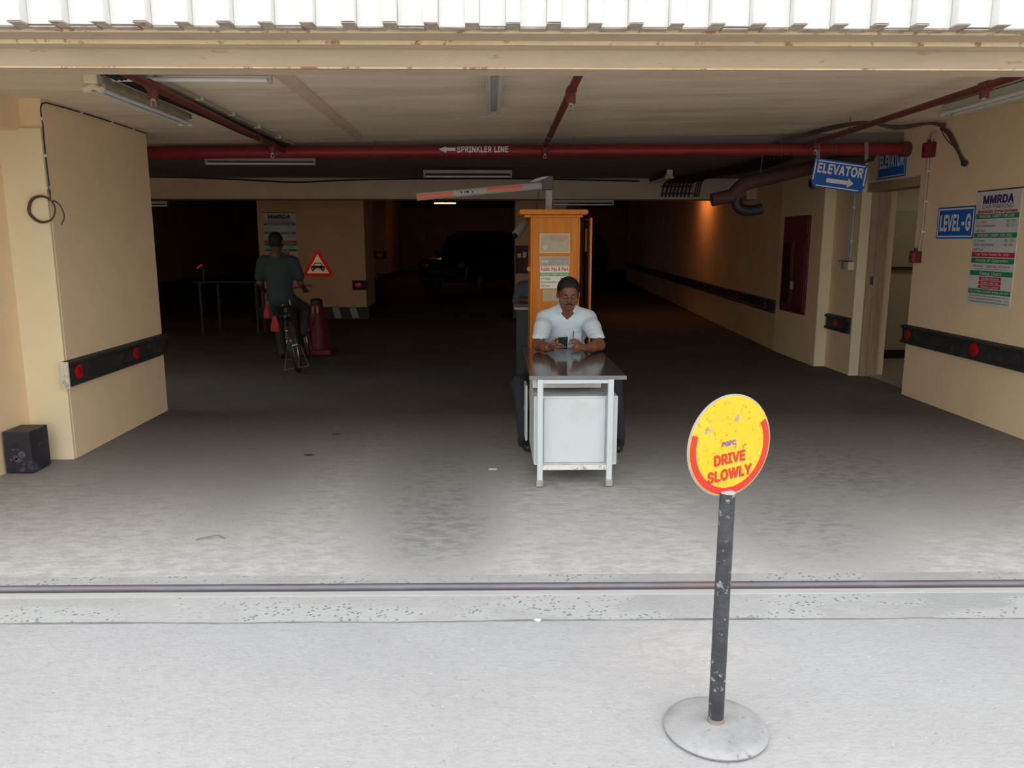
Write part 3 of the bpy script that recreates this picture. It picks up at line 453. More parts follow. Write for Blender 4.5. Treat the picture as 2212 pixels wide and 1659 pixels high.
bx('edge_strip', EDGEP, lin, -6, 6, 3.2262, 3.3404, 2.4066, 2.62, bevel=.002, rz=FR)
bx('lintel_soffit', BEAMP, lin, -6, 6, 3.2300, 3.3390, 2.4055, 2.4066, rz=FR)
bx('edge_strip', EDGEP, lin, -6, 6, 3.3404, 3.4185, 2.3909, 2.62, bevel=.002, rz=FR)
bx('lintel_soffit', BEAMP, lin, -6, 6, 3.3440, 3.4170, 2.3899, 2.3909, rz=FR)
bx('edge_strip', EDGEP, lin, -6, 6, 3.4145, 3.425, 2.3136, 2.3212, bevel=.002, rz=FR)

# side walls, left pier, bulkhead
bx('wall_left', CREAM, None, -3.75, -3.45, 3.5, 5.86, -.1, 2.9)
bx('wall_right', CREAM, None, 4.42, 4.80, 3.5, 8.21, -.1, 3.0)
pier = MB().box(-4.6, -3.15, 5.87, 7.59, -.1, 2.8).build('pier', CREAM, None); st(pier)
bx('pilaster_face', PILASTER, pier, -3.46, -3.153, 5.84, 5.875, -.05, 2.40, bevel=.004)
MB().box(-4.0, -3.30, 3.5, 5.87, 2.38, 2.8).build('bulkhead', CREAM, pier)
for n in ('wall_left', 'wall_right'): st(bpy.data.objects[n])

# ceilings (the front bay rises a little to the right)
def slab(name, mat, x0, x1, y0, y1, zl, zr, top):
    z = lambda x: zl + (zr - zl) * (x + 3.15) / 7.6
    v = [(x0, y0, z(x0)), (x1, y0, z(x1)), (x1, y1, z(x1)), (x0, y1, z(x0)), (x0, y0, top), (x1, y0, top), (x1, y1, top), (x0, y1, top)]
    return st(MB().add(v, [(0,3,2,1),(4,5,6,7),(0,1,5,4),(1,2,6,5),(2,3,7,6),(3,0,4,7)]).build(name, mat))
cz = lambda x: 2.60 + .02105 * (x + 3.15)
cl = slab('ceiling', CEIL, -4.6, 4.8, 3.4, 8.66, 2.60, 2.76, 3.4)
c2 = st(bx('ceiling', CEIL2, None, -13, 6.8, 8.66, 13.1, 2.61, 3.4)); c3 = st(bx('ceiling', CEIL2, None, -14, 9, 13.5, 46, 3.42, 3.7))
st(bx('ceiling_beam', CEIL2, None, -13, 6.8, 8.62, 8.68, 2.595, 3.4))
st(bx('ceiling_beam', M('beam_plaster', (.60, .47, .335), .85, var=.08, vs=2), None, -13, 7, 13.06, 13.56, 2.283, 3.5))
st(MB().add([(-1.335,3.5,cz(-1.3)+.02),(-1.205,3.5,cz(-1.2)+.02),(-1.26,8.62,cz(-1.26)+.02),(-1.36,8.62,cz(-1.36)+.02),(-1.335,3.5,cz(-1.3)-.012),(-1.205,3.5,cz(-1.2)-.012),(-1.26,8.62,cz(-1.26)-.012),(-1.36,8.62,cz(-1.36)-.012)],
   [(0,1,2,3),(7,6,5,4),(0,4,5,1),(1,5,6,2),(2,6,7,3),(3,7,4,0)]).build('trim_2', M('ceiling_strip_plaster', (.66, .52, .41), .9, var=.1)))

# right side beyond the wall: elevator door, niche, cabinet pillar, long wall
rr = st(bx('wall_right', CREAM, None, 4.42, 4.80, 8.21, 9.42, 2.28, 3.0))
rs = st(bx('wall_right', CREAM, None, 4.385, 4.80, 9.40, 10.14, -.1, 3.0))
bx('jamb_face', PILASTER, rs, 4.372, 4.49, 9.385, 9.41, -.05, 2.28)
pl = st(bx('pillar', CREAM, None, 4.24, 4.9, 10.13, 11.62, -.1, 3.0)); bx('pillar_face', PILASTER, pl, 4.243, 4.384, 10.118, 10.135, -.05, 2.9)
lw = st(MB().add([(4.25,11.6,-.1),(5.60,32.5,-.1),(6.1,32.5,-.1),(4.8,11.6,-.1),(4.25,11.6,3.5),(5.60,32.5,3.5),(6.1,32.5,3.5),(4.8,11.6,3.5)],
   [(0,3,2,1),(4,5,6,7),(0,1,5,4),(1,2,6,5),(2,3,7,6),(3,0,4,7)]).build('wall_right', LONGC))
dr = tag(thing('door_1', 'timber framed doorway to the elevator lobby in the right wall', None, (4.6, 8.8, 0)), kind='structure')
bx('door_frame', FRAMEW, dr, 4.49, 4.66, 9.345, 9.42, -.02, 2.25, bevel=.004); bx('door_frame', FRAMEW, dr, 4.49, 4.66, 8.215, 8.285, -.02, 2.25, bevel=.004)
bx('door_frame', FRAMEW, dr, 4.43, 4.66, 8.215, 9.42, 2.18, 2.30, bevel=.004)
bx('door_stop', FRAMEW, dr, 4.56, 4.68, 9.325, 9.346, -.02, 2.19, bevel=.003)
bx('door_hinge', M('dark_iron', (.08, .06, .05), .6), dr, 4.53, 4.57, 9.33, 9.347, 1.10, 1.20)
lob = st(bx('wall_back', LOBBYW, None, 4.8, 7.0, 10.75, 10.9, -.1, 3)); bx('wall_panel', M('lobby_panel', (.30, .265, .20), .6, var=.05), lob, 4.9, 6.6, 10.715, 10.752, 1.26, 2.02)
bx('rail_strip', SKIRT, lob, 4.8, 7, 10.70, 10.752, 1.23, 1.27)
st(bx('baseboard_back', SKIRT, None, 4.82, 7, 10.72, 10.752, 0, .12)); st(bx('wall_right', LOBBYW, None, 7.0, 7.2, 8, 10.9, -.1, 3)); st(bx('wall_front', LOBBYW, None, 4.8, 7.1, 8.0, 8.2, -.1, 3))
st(bx('floor', LOBBYF, None, 4.60, 7.05, 8.2, 10.75, -.2, .004)); st(bx('ceiling', LOBBYW, None, 4.8, 7.1, 8.1, 10.8, 2.75, 2.9))
# outer shell of the deep garage
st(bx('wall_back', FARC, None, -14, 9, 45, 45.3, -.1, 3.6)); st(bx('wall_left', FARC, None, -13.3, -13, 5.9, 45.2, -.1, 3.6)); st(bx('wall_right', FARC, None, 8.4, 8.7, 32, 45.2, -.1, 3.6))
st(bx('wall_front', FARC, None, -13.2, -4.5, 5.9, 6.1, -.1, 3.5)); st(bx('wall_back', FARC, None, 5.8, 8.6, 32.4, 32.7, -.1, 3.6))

# far piers with striped kerbs
def far_pier(x0, x1, y0, y1, top, n, mat=FARC):
    p = st(bx('pier', mat, None, x0, x1, y0, y1, -.1, top, bevel=.01))
    kb = bx('kerb', DKMET, p, x0 - .05, x1 + .05, y0 - .06, y1 + .05, -.02, .24)
    k = int((x1 - x0) / .36)
    for i in range(k):
        a = x0 + .1 + i * .36
        MB().prism([(a, .01), (a + .14, .01), (a + .08, .235), (a - .06, .235)], (-(y0 - .068), -(y0 - .058)), Matrix(((1,0,0,0),(0,0,-1,0),(0,1,0,0),(0,0,0,1)))).build('kerb_stripe', STRIPE, kb)
    return p
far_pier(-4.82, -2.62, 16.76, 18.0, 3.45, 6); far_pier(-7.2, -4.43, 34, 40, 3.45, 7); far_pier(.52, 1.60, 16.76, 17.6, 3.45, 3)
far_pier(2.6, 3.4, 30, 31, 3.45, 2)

# ------------------------------------------------------------------ wall guards with red reflectors
PROF = [(0, 0), (.018, 0), (.05, .012), (.05, .034), (.030, .046), (.030, .154), (.05, .166), (.05, .188), (.018, .20), (0, .20)]
def guard(label, p0, p1, z, refl, group=None, h=1.0):
    """rubber guard of two ridges from p0 to p1 (xy); the profile bulges to the left of the run"""
    p0 = Vector((*p0, 0)); p1 = Vector((*p1, 0)); d = (p1 - p0); Ln = d.length; ang = math.atan2(d.y, d.x)
    t = thing('wall_guard', label, 'wall guard', (p0.x, p0.y, z), (0, 0, ang), group)
    n = len(PROF); v = [(0, a, b * h) for a, b in PROF] + [(Ln, a, b * h) for a, b in PROF]
    MB().add(v, [tuple(range(n)), tuple(range(2 * n - 1, n - 1, -1))] + [(i, n + i, n + (i + 1) % n, (i + 1) % n) for i in range(n)]).build('guard_rail', BLACK, t, True)
    for s, mt, r in refl:
        m = Matrix.Translation((s, .030, .10 * h)) @ Matrix.Rotation(-pi / 2, 4, 'X')
        o = MB().lathe([(r * .9, 0), (r, .004), (r, .012), (r * .86, .016)], 24, m).build('reflector', mt, t, True, smooth=True)
        f = MB()
        for k in range(3):
            a = k * 2 * pi / 3 + .4
            f.add([m @ Vector(q) for q in ((0, 0, .0168), (r * .84 * cos(a), r * .84 * sin(a), .0168), (r * .84 * cos(a + .9), r * .84 * sin(a + .9), .0168))], [(0, 1, 2)])
        f.build('reflector_facet', REFLD, o, True)
    return t
g1 = guard('black rubber wall guard with two red reflectors on the left pier', (-3.152, 7.62), (-3.152, 5.80), .545, [(1.66, REFL, .055), (.68, REFLD, .055)])
bx('end_cap', M('flaking_white_end', (.62, .58, .48), .8, var=.2, dirt=[((.25, .2, .13), 20, .55, .1, .8)]), g1, 1.82, 1.835, -.005, .05, 0, .20, local=True)
guard('black rubber wall guard with two red reflectors below the tariff board', (4.42, 4.0), (4.42, 8.25), .545, [(4.13, REFLD, .052), (2.97, REFL, .06)])
guard('short black rubber wall guard with one dull reflector in the niche', (4.385, 9.45), (4.385, 10.10), .495, [(.33, REFLD, .05)])
g4 = guard('long black rubber wall guard running back along the far right wall', (4.255, 11.64), (5.595, 32.4), .545, [(.45, REFL, .055), (2.2, REFLD, .05), (4.4, REFLD, .05), (9, REFLD, .05)])
guard('short guard board with one bright reflector on the near dark pier', (-2.58, 16.74), (-2.90, 16.74), .60, [(.20, REFL, .06)])
guard('small guard board with red reflector on the farthest orange lit pier', (-4.40, 33.96), (-5.1, 33.96), .86, [(.30, REFL, .12)], h=1.6)

# ------------------------------------------------------------------ sprinkler pipes
pz = lambda x: 2.51 + (x + 3.48) * .0076
sp = thing('sprinkler_main_pipe', 'thick red sprinkler main running across under the ceiling', 'pipe', (0, 8.5, 2.53))
MB().sweep([(-4.3, 8.5, pz(-4.3)), (0, 8.5, pz(0)), (4.40, 8.5, pz(4.40))], .06, 24).build('pipe', RED, sp, smooth=True)
MB().sweep([(4.33, 8.5, pz(4.36)), (4.43, 8.5, pz(4.42))], .075, 24).build('flange', MAROON, sp, smooth=True)
def wrap(a):                                             # flat print bent onto the front of the pipe
    x, y, r = a[:, 0].copy(), a[:, 1].copy(), .0612 + a[:, 2]; th = y / .06 + .25
    return np.stack([x, -r * np.cos(th), (2.51 + (x + 3.48) * .0076) - 2.53 + r * np.sin(th)], 1)
lettering(sp, 'SPRINKLER LINE', -.075, .0, .53, .066, SWHITE, .001, bold=.03, fn=wrap)
ar = np.array([(-.53, 0, .004), (-.45, .034, .004), (-.45, .016, .004), (-.355, .016, .004), (-.355, -.016, .004), (-.45, -.016, .004), (-.45, -.034, .004)]); ar = wrap(ar)
MB().add(ar.tolist(), [(1, 0, 2), (0, 5, 2), (0, 6, 5), (2, 5, 4), (2, 4, 3)]).build('arrow_print', SWHITE, sp, True)
for x in (-1.19, .88, 3.62, 3.05 + .0):
    MB().sweep([(x, 8.5, pz(x) + .05), (x, 8.5, cz(x) + .02)], .005, 6).torus((x, 8.5, pz(x)), .064, .005, 20, 6, Matrix.Rotation(pi / 2, 4, 'Y')).build('hanger', HANG, sp, smooth=True)
def branch(label, x0, x1, z0, z1, y1, heads):
    t = thing('sprinkler_branch_pipe', label, 'pipe', (x0, 8.4, z0), group=None)
    MB().sweep([(x0, 8.46, z0), (x1, y1, z1)], .026, 14).build('pipe', MAROON, t, smooth=True)
    for y in heads:
        f = (8.46 - y) / (8.46 - y1); x = x0 + (x1 - x0) * f; z = z0 + (z1 - z0) * f
        MB().sweep([(x, y - .05, z), (x, y + .05, z)], .034, 14).sweep([(x, y, z), (x, y, z - .075)], .031, 14).build('tee_fitting', MAROON, t, smooth=True)
        hd = MB().sweep([(x, y, z - .075), (x, y, z - .09)], .016, 10).sweep([(x - .012, y, z - .088), (x - .014, y, z - .115)], .003, 6).sweep([(x + .012, y, z - .088), (x + .014, y, z - .115)], .003, 6).build('sprinkler_head', CHROME, t, smooth=True)
        MB().lathe([(.002, z - .116), (.020, z - .118), (.020, z - .121), (.002, z - .122)], 14, Matrix.Translation((x, y, 0))).build('deflector', CHROME, hd, smooth=True)
    xm = x0 + (x1 - x0) * .25; zm = z0 + (z1 - z0) * .25; ym = 8.46 + (y1 - 8.46) * .25
    MB().sweep([(xm, ym, zm + .02), (xm, ym, cz(xm) + .02)], .004, 6).torus((xm, ym, zm), .028, .004, 16, 5, Matrix.Rotation(pi / 2, 4, 'X')).build('hanger', HANG, t, smooth=True)
    return t
branch('maroon sprinkler branch pipe on the left beside the twin tube light', -2.12, -2.0, 2.53, 2.53, 4.5, [7.95, 5.0])
branch('maroon sprinkler branch pipe in the middle above the sprinkler lettering', .56, .52, 2.56, 2.58, 4.5, [8.25, 5.36])
branch('maroon sprinkler branch pipe on the right above the hanging elevator sign', 3.30, 3.36, 2.60, 2.66, 4.5, [8.2, 5.5])

# ------------------------------------------------------------------ tube lights
def tube_light(label, c, length, along, tubes=2, mat=FIXW, lit=False, cap=False, sep=.075, lab_group=None, drop=.03, endcaps=True):
    """batten with tubes under it, centred at c (underside of batten), along 'X' or 'Y'"""
    t = thing('tube_light', label, 'light', c, (0, 0, 0 if along == 'X' else pi / 2), lab_group)
    l = length / 2; bw = .05 if tubes == 2 else .03
    bx('batten', mat, t, -l, l, -bw, bw, .0, .045, bevel=.006, local=True)
    for k in range(tubes):
        y = (k - (tubes - 1) / 2) * sep
        tb = MB().sweep([(-l + .03, y, -drop), (l - .03, y, -drop)], .014, 12).build('tube', LIT if lit else TUBE, t, True, smooth=True)
        for s in (-1, 1): MB().box(s * (l - .015) - .012, s * (l - .015) + .012, y - .016, y + .016, -drop - .018, .004).build('tube_holder', ENDCAP if cap else GREYM, t, True, bevel=.004)
    if cap:
        MB().box(l - .005, l + .05, -.04, .04, -.005, .07).build('end_cover', ENDCAP, t, True, bevel=.005)
        for s in (-1, 1): MB().sweep([(l + .005, 0, -.012), (l + .035, s * .055, -.04)], .02, 10).build('end_cover', ENDCAP, t, True, smooth=True)
    return t
tube_light('rusty twin tube light with cream end sockets at front left ceiling', (-2.34, 5.68, 2.535), 1.42, 'Y', 2, RUSTB, cap=True).rotation_euler.z = -pi / 2
tube_light('single tube light along the entrance lintel at front left', (-1.85, 5.10, 2.615), 1.05, 'X', 1, FIXW)
tube_light('twin tube light pointing inward at the middle of the front ceiling', (.03, 5.55, 2.615), 1.8, 'Y', 2, FIXW, drop=.025)
tube_light('twin tube light on the ceiling beside the right wall', (3.83, 6.05, 2.69), 1.5, 'Y', 2, FIXW, sep=.10)
tube_light('pale unlit tube light hanging behind the red main at left', (-2.74, 9.8, 2.555), 1.31, 'X', 1, GREYM)
tube_light('pale unlit tube light hanging above the barrier arm', (-.30, 11.0, 2.515), 1.2, 'X', 1, GREYM, drop=.04)
tube_light('pale unlit tube light on the far beam right of the barrier post', (1.5, 13.02, 2.225), 1.0, 'X', 1, GREYM)
tube_light('dim unlit tube light under the far beam at left', (-5.9, 13.4, 2.215), 1.2, 'X', 1, GREYM)
tube_light('dark twin tube light with a cream socket beside the black cable bundle', (2.55, 12.1, 2.54), 1.2, 'Y', 2, DKMET, cap=True).rotation_euler.z = -pi / 2
tube_light('lit orange tube light deep in the dark garage', (-1.9, 34, 3.20), .95, 'X', 1, GREYM, lit=True)
tube_light('lit orange tube light on the far right wall behind the beam', (4.12, 17.0, 2.62), 1.2, 'Y', 1, GREYM, lit=True)

for lab, xs, y, z0, z1 in (('deep', (-2.2, -1.6), 34, 3.245, 3.42),): 
    for x in xs: MB().sweep([(x, y, z0), (x, y, z1)], .006, 6).build('rod', GREYM, bpy.data.objects['tube_light.009'])
for y in (16.7, 17.3): MB().sweep([(4.12, y, 2.66), (4.12, y, 3.42)], .006, 6).build('rod', GREYM, bpy.data.objects['tube_light.010'])
ll = bpy.data.lights.new('lobby_lamp', 'AREA'); ll.size = .6; ll.energy = 1.6; ll.color = (1, .85, .62); lo = bpy.data.objects.new('lobby_lamp', ll); C.objects.link(lo); lo.location = (5.9, 9.6, 2.56)
# ------------------------------------------------------------------ cables and conduits
t = thing('cable_bundle', 'bundle of black cables along the ceiling beside the left sprinkler branch', 'cables', (-2.2, 6.5, 2.6))
for i in range(6):
    x = -2.255 + i * .026
    cable('cable', CABLE, [(x + rnd.uniform(-.006, .006), y, cz(x) - .03 + rnd.uniform(-.006, .004)) for y in (3.7, 4.6, 5.6, 6.6, 7.6, 8.6)], .012, t)
t = thing('ceiling_conduit', 'thin grey conduit clipped to the ceiling beside the black cable bundle', 'conduit', (-2.02, 6.5, 2.6))
cable('conduit', GREYC, [(-2.05, y, cz(-2.05) - .014) for y in (3.7, 5.5, 7, 8.6)], .010, t)
for y in (4.5, 5.2, 5.9, 6.6, 7.3, 8.0): bx('clip', M('clip_steel', (.6, .57, .5), .5) if 'clip_steel' not in bpy.data.materials else bpy.data.materials['clip_steel'], t, -2.075, -2.025, y - .01, y + .01, cz(-2.05) - .028, cz(-2.05) + .004)
t = thing('pier_wiring', 'thin black wire clipped along the ceiling edge and down the left pier corner', 'wire', (-3.15, 6.0, 2.0))
cable('wire', CABLE, [(-3.14, 7.58, 2.585), (-3.14, 6.8, 2.59), (-3.14, 6.1, 2.585), (-3.142, 5.87, 2.56), (-3.142, 5.858, 2.4), (-3.145, 5.86, 2.2), (-3.14, 5.86, 1.95)], .0045, t)
for z in (2.45, 2.2, 1.98): bx('clip', bpy.data.materials['clip_steel'], t, -3.152, -3.128, 5.845, 5.862, z, z + .022)
for y in (6.4, 6.9, 7.3): bx('clip', bpy.data.materials['clip_steel'], t, -3.152, -3.128, y, y + .02, 2.578, 2.602)
lp = []
for k in range(3):
    for i in range(24):
        a = 2 * pi * i / 24 + pi * .25
        lp.append((-3.185 + (.088 + k * .004) * cos(a), 5.822 - .006 * k + .004 * sin(5 * a), 1.84 + (.086 + k * .004) * sin(a)))
tag(cable('wire_coil', CABLEB, [(-3.14, 5.845, 2.0), (-3.13, 5.835, 1.94)] + lp + [(-3.10, 5.83, 1.90), (-3.06, 5.83, 1.86), (-3.045, 5.835, 1.79), (-3.07, 5.835, 1.735)], .005), 'coil of brown wire hanging on the left pier corner', 'wire')

t = thing('cable_run', 'loose run of brown cables from the ceiling corner down the right wall', 'cables', (4.3, 7.9, 2.6))
for i in range(3):
    o = i * .012
    cable('cable', CABLEB, [(3.0, 8.60, 2.62 + o), (3.25, 8.3, 2.68 + o), (3.5, 7.75, 2.715 + o), (3.9, 7.75, 2.70 - o), (4.2, 7.75, 2.725), (4.385, 7.80, 2.70 + o)], .012, t)
    cable('cable', CABLEB, [(4.385, 7.86 - o, 2.69), (4.39, 7.72, 2.64 - o), (4.39, 7.60 + o, 2.52), (4.395, 7.53, 2.43), (4.395, 7.44 + o, 2.35), (4.39, 7.40, 2.32)], .013, t)
MB().ball((4.385, 7.41, 2.325), .03, 10).build('cable_end', CABLE, t, smooth=True)
cable('cable', CABLE, [(4.385, 7.86, 2.69), (4.39, 7.78, 2.60), (4.39, 7.66, 2.52), (4.395, 7.58, 2.49)], .004, t)
t = thing('alarm_conduit', 'pale conduit dropping between the two red alarm boxes on the right wall', 'conduit', (4.39, 8.05, 2))
cable('conduit', GREYC, [(4.40, 8.06, 2.44), (4.40, 8.06, 2.0), (4.40, 8.05, 1.75), (4.40, 8.07, 1.60), (4.40, 8.09, 1.50)], .011, t)
cable('conduit', GREYC, [(4.40, 8.02, 2.68), (4.395, 8.07, 2.66), (4.395, 8.09, 2.58)], .010, t); cable('conduit', GREYC, [(4.40, 7.95, 2.68), (4.395, 8.00, 2.66), (4.395, 8.02, 2.58)], .010, t)
for z in (1.7, 2.0, 2.3): bx('clip', bpy.data.materials['clip_steel'], t, 4.385, 4.425, 8.04, 8.075, z, z + .02)
def alarm(label, y, z, s):
    a = thing('alarm_box', label, 'alarm box', (4.42, y, z))
    bx('box', FIRE, a, 4.34, 4.42, y - s / 2, y + s / 2, z - s * .6, z + s * .6, bevel=.006); bx('cover', M('alarm_red', (.36, .03, .03), .4) if 'alarm_red' not in bpy.data.materials else bpy.data.materials['alarm_red'], a, 4.332, 4.341, y - s * .4, y + s * .4, z - s * .5, z + s * .5, bevel=.003)
    MB().sweep([(4.38, y, z + s * .6), (4.38, y, z + s * .6 + .03)], .018, 10).build('gland', CABLE, a, smooth=True)
    MB().lathe([(.018, 0), (.018, .008), (.012, .01)], 16, Matrix.Translation((4.332, y, z)) @ Matrix.Rotation(-pi / 2, 4, 'Y')).build('button', DKMET, a, smooth=True)
alarm('red alarm box high on the right wall near the ceiling', 8.03, 2.51, .12); alarm('red alarm call box beside the elevator doorway', 8.10, 1.455, .10)
t = thing('switch_conduit', 'grey conduit with two small switch boxes in the niche wall', 'conduit', (4.385, 9.6, 1.3))
MB().sweep([(4.37, 9.62, 2.3), (4.37, 9.62, 1.36)], .016, 10).build('conduit', GREYC, t, smooth=True); MB().sweep([(4.37, 9.57, 2.3), (4.37, 9.57, 1.36)], .014, 10).build('conduit', GREYC, t, smooth=True)
bx('switch_box', ENDCAP, t, 4.315, 4.386, 9.49, 9.59, 1.27, 1.37, bevel=.005); bx('switch_box', GREYM, t, 4.335, 4.386, 9.64, 9.74, 1.28, 1.36, bevel=.005); bx('shelf', DKMET, t, 4.31, 4.386, 9.52, 9.76, 1.372, 1.38)
for z in (1.6, 2.0): bx('clip', bpy.data.materials['clip_steel'], t, 4.345, 4.386, 9.55, 9.64, z, z + .025)
t = thing('cable_ladder', 'black cables strapped in a fan over the far beam at right', 'cables', (3.0, 12.9, 2.5))
for i in range(8):
    x = 2.80 + i * .062
    cable('cable', CABLE, [(x + .42 - i * .018, 9.4, 2.57), (x + .35, 10.6, 2.56), (x + .12, 12.2, 2.565), (x + .02, 12.9, 2.54), (x, 13.02, 2.44), (x - .02, 13.03, 2.32)], .015, t)
for z in (2.36, 2.47): bx('strap', DKMET, t, 2.76, 3.28, 13.0, 13.02, z, z + .02)
for i in range(3): cable('drop_cable', CABLEB, [(3.36 + i * .035, 12.8, 2.60), (3.35 + i * .035, 13.02, 2.54), (3.31 + i * .035, 13.03, 2.32)], .011, t)
tag(cable('slack_cable', CABLE, [(-6.2, 12.95, 2.615), (-5, 12.93, 2.605), (-4.0, 12.9, 2.57), (-3.1, 12.9, 2.53), (-2.2, 12.9, 2.565), (-1, 12.95, 2.59), (.6, 12.97, 2.595), (2.4, 12.97, 2.56)], .012), 'slack black cable sagging along the top of the far beam', 'cable')

t = thing('drain_pipe', 'dark brown drain pipe sloping down below the ceiling with a trap bend', 'drain pipe', (3.4, 9.35, 2.3))
MB().sweep([(4.46, 9.3, 2.61), (3.75, 9.3, 2.455), (3.02, 9.3, 2.285)], .078, 18).build('pipe', DRAIN, t, smooth=True)
MB().sweep(smoothpath([(3.02, 9.3, 2.285), (2.92, 9.3, 2.25), (2.84, 9.3, 2.17), (2.80, 9.3, 2.12)]), .08, 18).build('elbow', DRAIN, t, smooth=True)
MB().sweep([(2.95, 9.3, 2.165), (2.57, 9.3, 2.085)], .075, 18).build('pipe', DRAIN, t, smooth=True)
MB().sweep(smoothpath([(2.87, 9.3, 2.14), (2.87, 9.3, 2.03), (2.93, 9.3, 1.975), (3.04, 9.3, 1.965), (3.16, 9.3, 1.985)]), .062, 16).build('trap', DKMET, t, smooth=True)
MB().sweep([(3.12, 9.3, 2.36), (3.14, 9.3, 2.62)], .006, 6).build('hanger', HANG, t, smooth=True)
t = thing('dome_camera', 'small black dome camera on the pillar under the drain pipe', 'camera', (4.22, 10.4, 2.35))
MB().ball((4.20, 10.45, 2.36), (.05, .05, .075), 14).build('housing', DKMET, t, smooth=True); MB().ball((4.185, 10.41, 2.30), .028, 12).build('lens', LAMPG, t, smooth=True)
MB().sweep([(4.24, 10.45, 2.40), (4.20, 10.45, 2.40)], .03, 12).build('bracket', GREYM, t, smooth=True)

# fire cabinet
t = thing('fire_cabinet', 'dark red fire hose cabinet with two glazed doors on the pillar', 'cabinet', (4.24, 10.95, .63))
bx('frame', FIRE, t, 4.215, 4.242, 10.50, 11.40, .63, 1.955, bevel=.004)
for a, b in ((10.53, 10.93), (10.97, 11.37)):
    d = bx('door', FIRE, t, 4.202, 4.216, a, b, .66, 1.66, bevel=.003); bx('pane', FGLASS, d, 4.198, 4.203, a + .06, b - .06, .75, 1.58)
bx('header_panel', FIRE, t, 4.205, 4.216, 10.53, 11.37, 1.69, 1.93, bevel=.003); bx('handle', CHROME, t, 4.185, 4.202, 10.94, 10.96, .95, 1.07)

# ------------------------------------------------------------------ signs
FC = (pi / 2, 0, 0); FL = (pi / 2, 0, -pi / 2)           # facing the street / facing left
def frame_lines(t, wd, h, lw, inset, mat, z=.0015):
    for x, y, a, b in ((0, h / 2 - inset, wd - 2 * inset, lw), (0, -h / 2 + inset, wd - 2 * inset, lw), (-wd / 2 + inset, 0, lw, h - 2 * inset), (wd / 2 - inset, 0, lw, h - 2 * inset)):
        plate(t, 'border_line', x, y, a + (lw if b == lw else 0), b, mat, z)
# hanging elevator sign
t = thing('elevator_sign', 'blue hanging elevator sign with white arrow, tilted below the red main', 'sign', (3.665, 8.42, 2.293), (pi / 2, R(7.5), 0))
MB().prism([(-.29, -.09), (-.25, -.145), (.25, -.145), (.29, -.09), (.29, .145), (-.29, .145)], (-.012, 0)).build('sign_plate', BLUE, t, True)
for x, y, a, b in ((0, .122, .56, .014), (-.272, .025, .014, .20), (.272, .025, .014, .20), (0, -.128, .46, .012)): plate(t, 'border_line', x, y, a, b, SWHITE, .0015)
lettering(t, 'ELEVATOR', 0, .052, .49, .105, SWHITE, .002, .035)
MB().prism([(-.13, -.085), (.10, -.085), (.10, -.112), (.165, -.064), (.10, -.016), (.10, -.043), (-.13, -.043)], (.001, .002)).build('arrow_print', SWHITE, t, True)
for s in (-1, 1): MB().lathe([(.008, .001), (.008, .004), (.004, .005)], 10, Matrix.Translation((s * .262, .118, 0))).build('bolt', DKMET, t, True)
for x in (3.42, 3.93):
    MB().add([(x - .02, 8.43, pz(x) + .066), (x + .02, 8.43, pz(x) + .066), (x + .03, 8.425, pz(x) - .10), (x - .005, 8.425, pz(x) - .10 - .03), (x - .02, 8.437, pz(x) + .066), (x + .02, 8.437, pz(x) + .066), (x + .03, 8.432, pz(x) - .10), (x - .005, 8.432, pz(x) - .13)],
             [(0,1,2,3),(7,6,5,4),(0,4,5,1),(1,5,6,2),(2,6,7,3),(3,7,4,0)]).build('strap', M('dusty_strap', (.24, .20, .17), .7) if 'dusty_strap' not in bpy.data.materials else bpy.data.materials['dusty_strap'], t)
t = thing('elevator_sign', 'blue elevator sign fixed on the wall above the lobby doorway', 'sign', (4.414, 8.83, 2.455), FL)
MB().box(-.31, .31, -.155, .155, -.012, 0).build('sign_plate', BLUE, t, True); frame_lines(t, .62, .31, .01, .02, SWHITE); lettering(t, 'ELEVATOR', 0, .03, .53, .15, SWHITE, .002, .035)
t = thing('level_sign', 'blue level sign with white lettering beside the tariff board', 'sign', (4.418, 7.52, 1.788), FL)
MB().box(-.305, .305, -.15, .15, -.01, 0).build('sign_plate', BLUE, t, True); frame_lines(t, .61, .30, .014, .022, SWHITE); lettering(t, 'LEVEL-G', 0, 0, .50, .16, SWHITE, .002, .035)

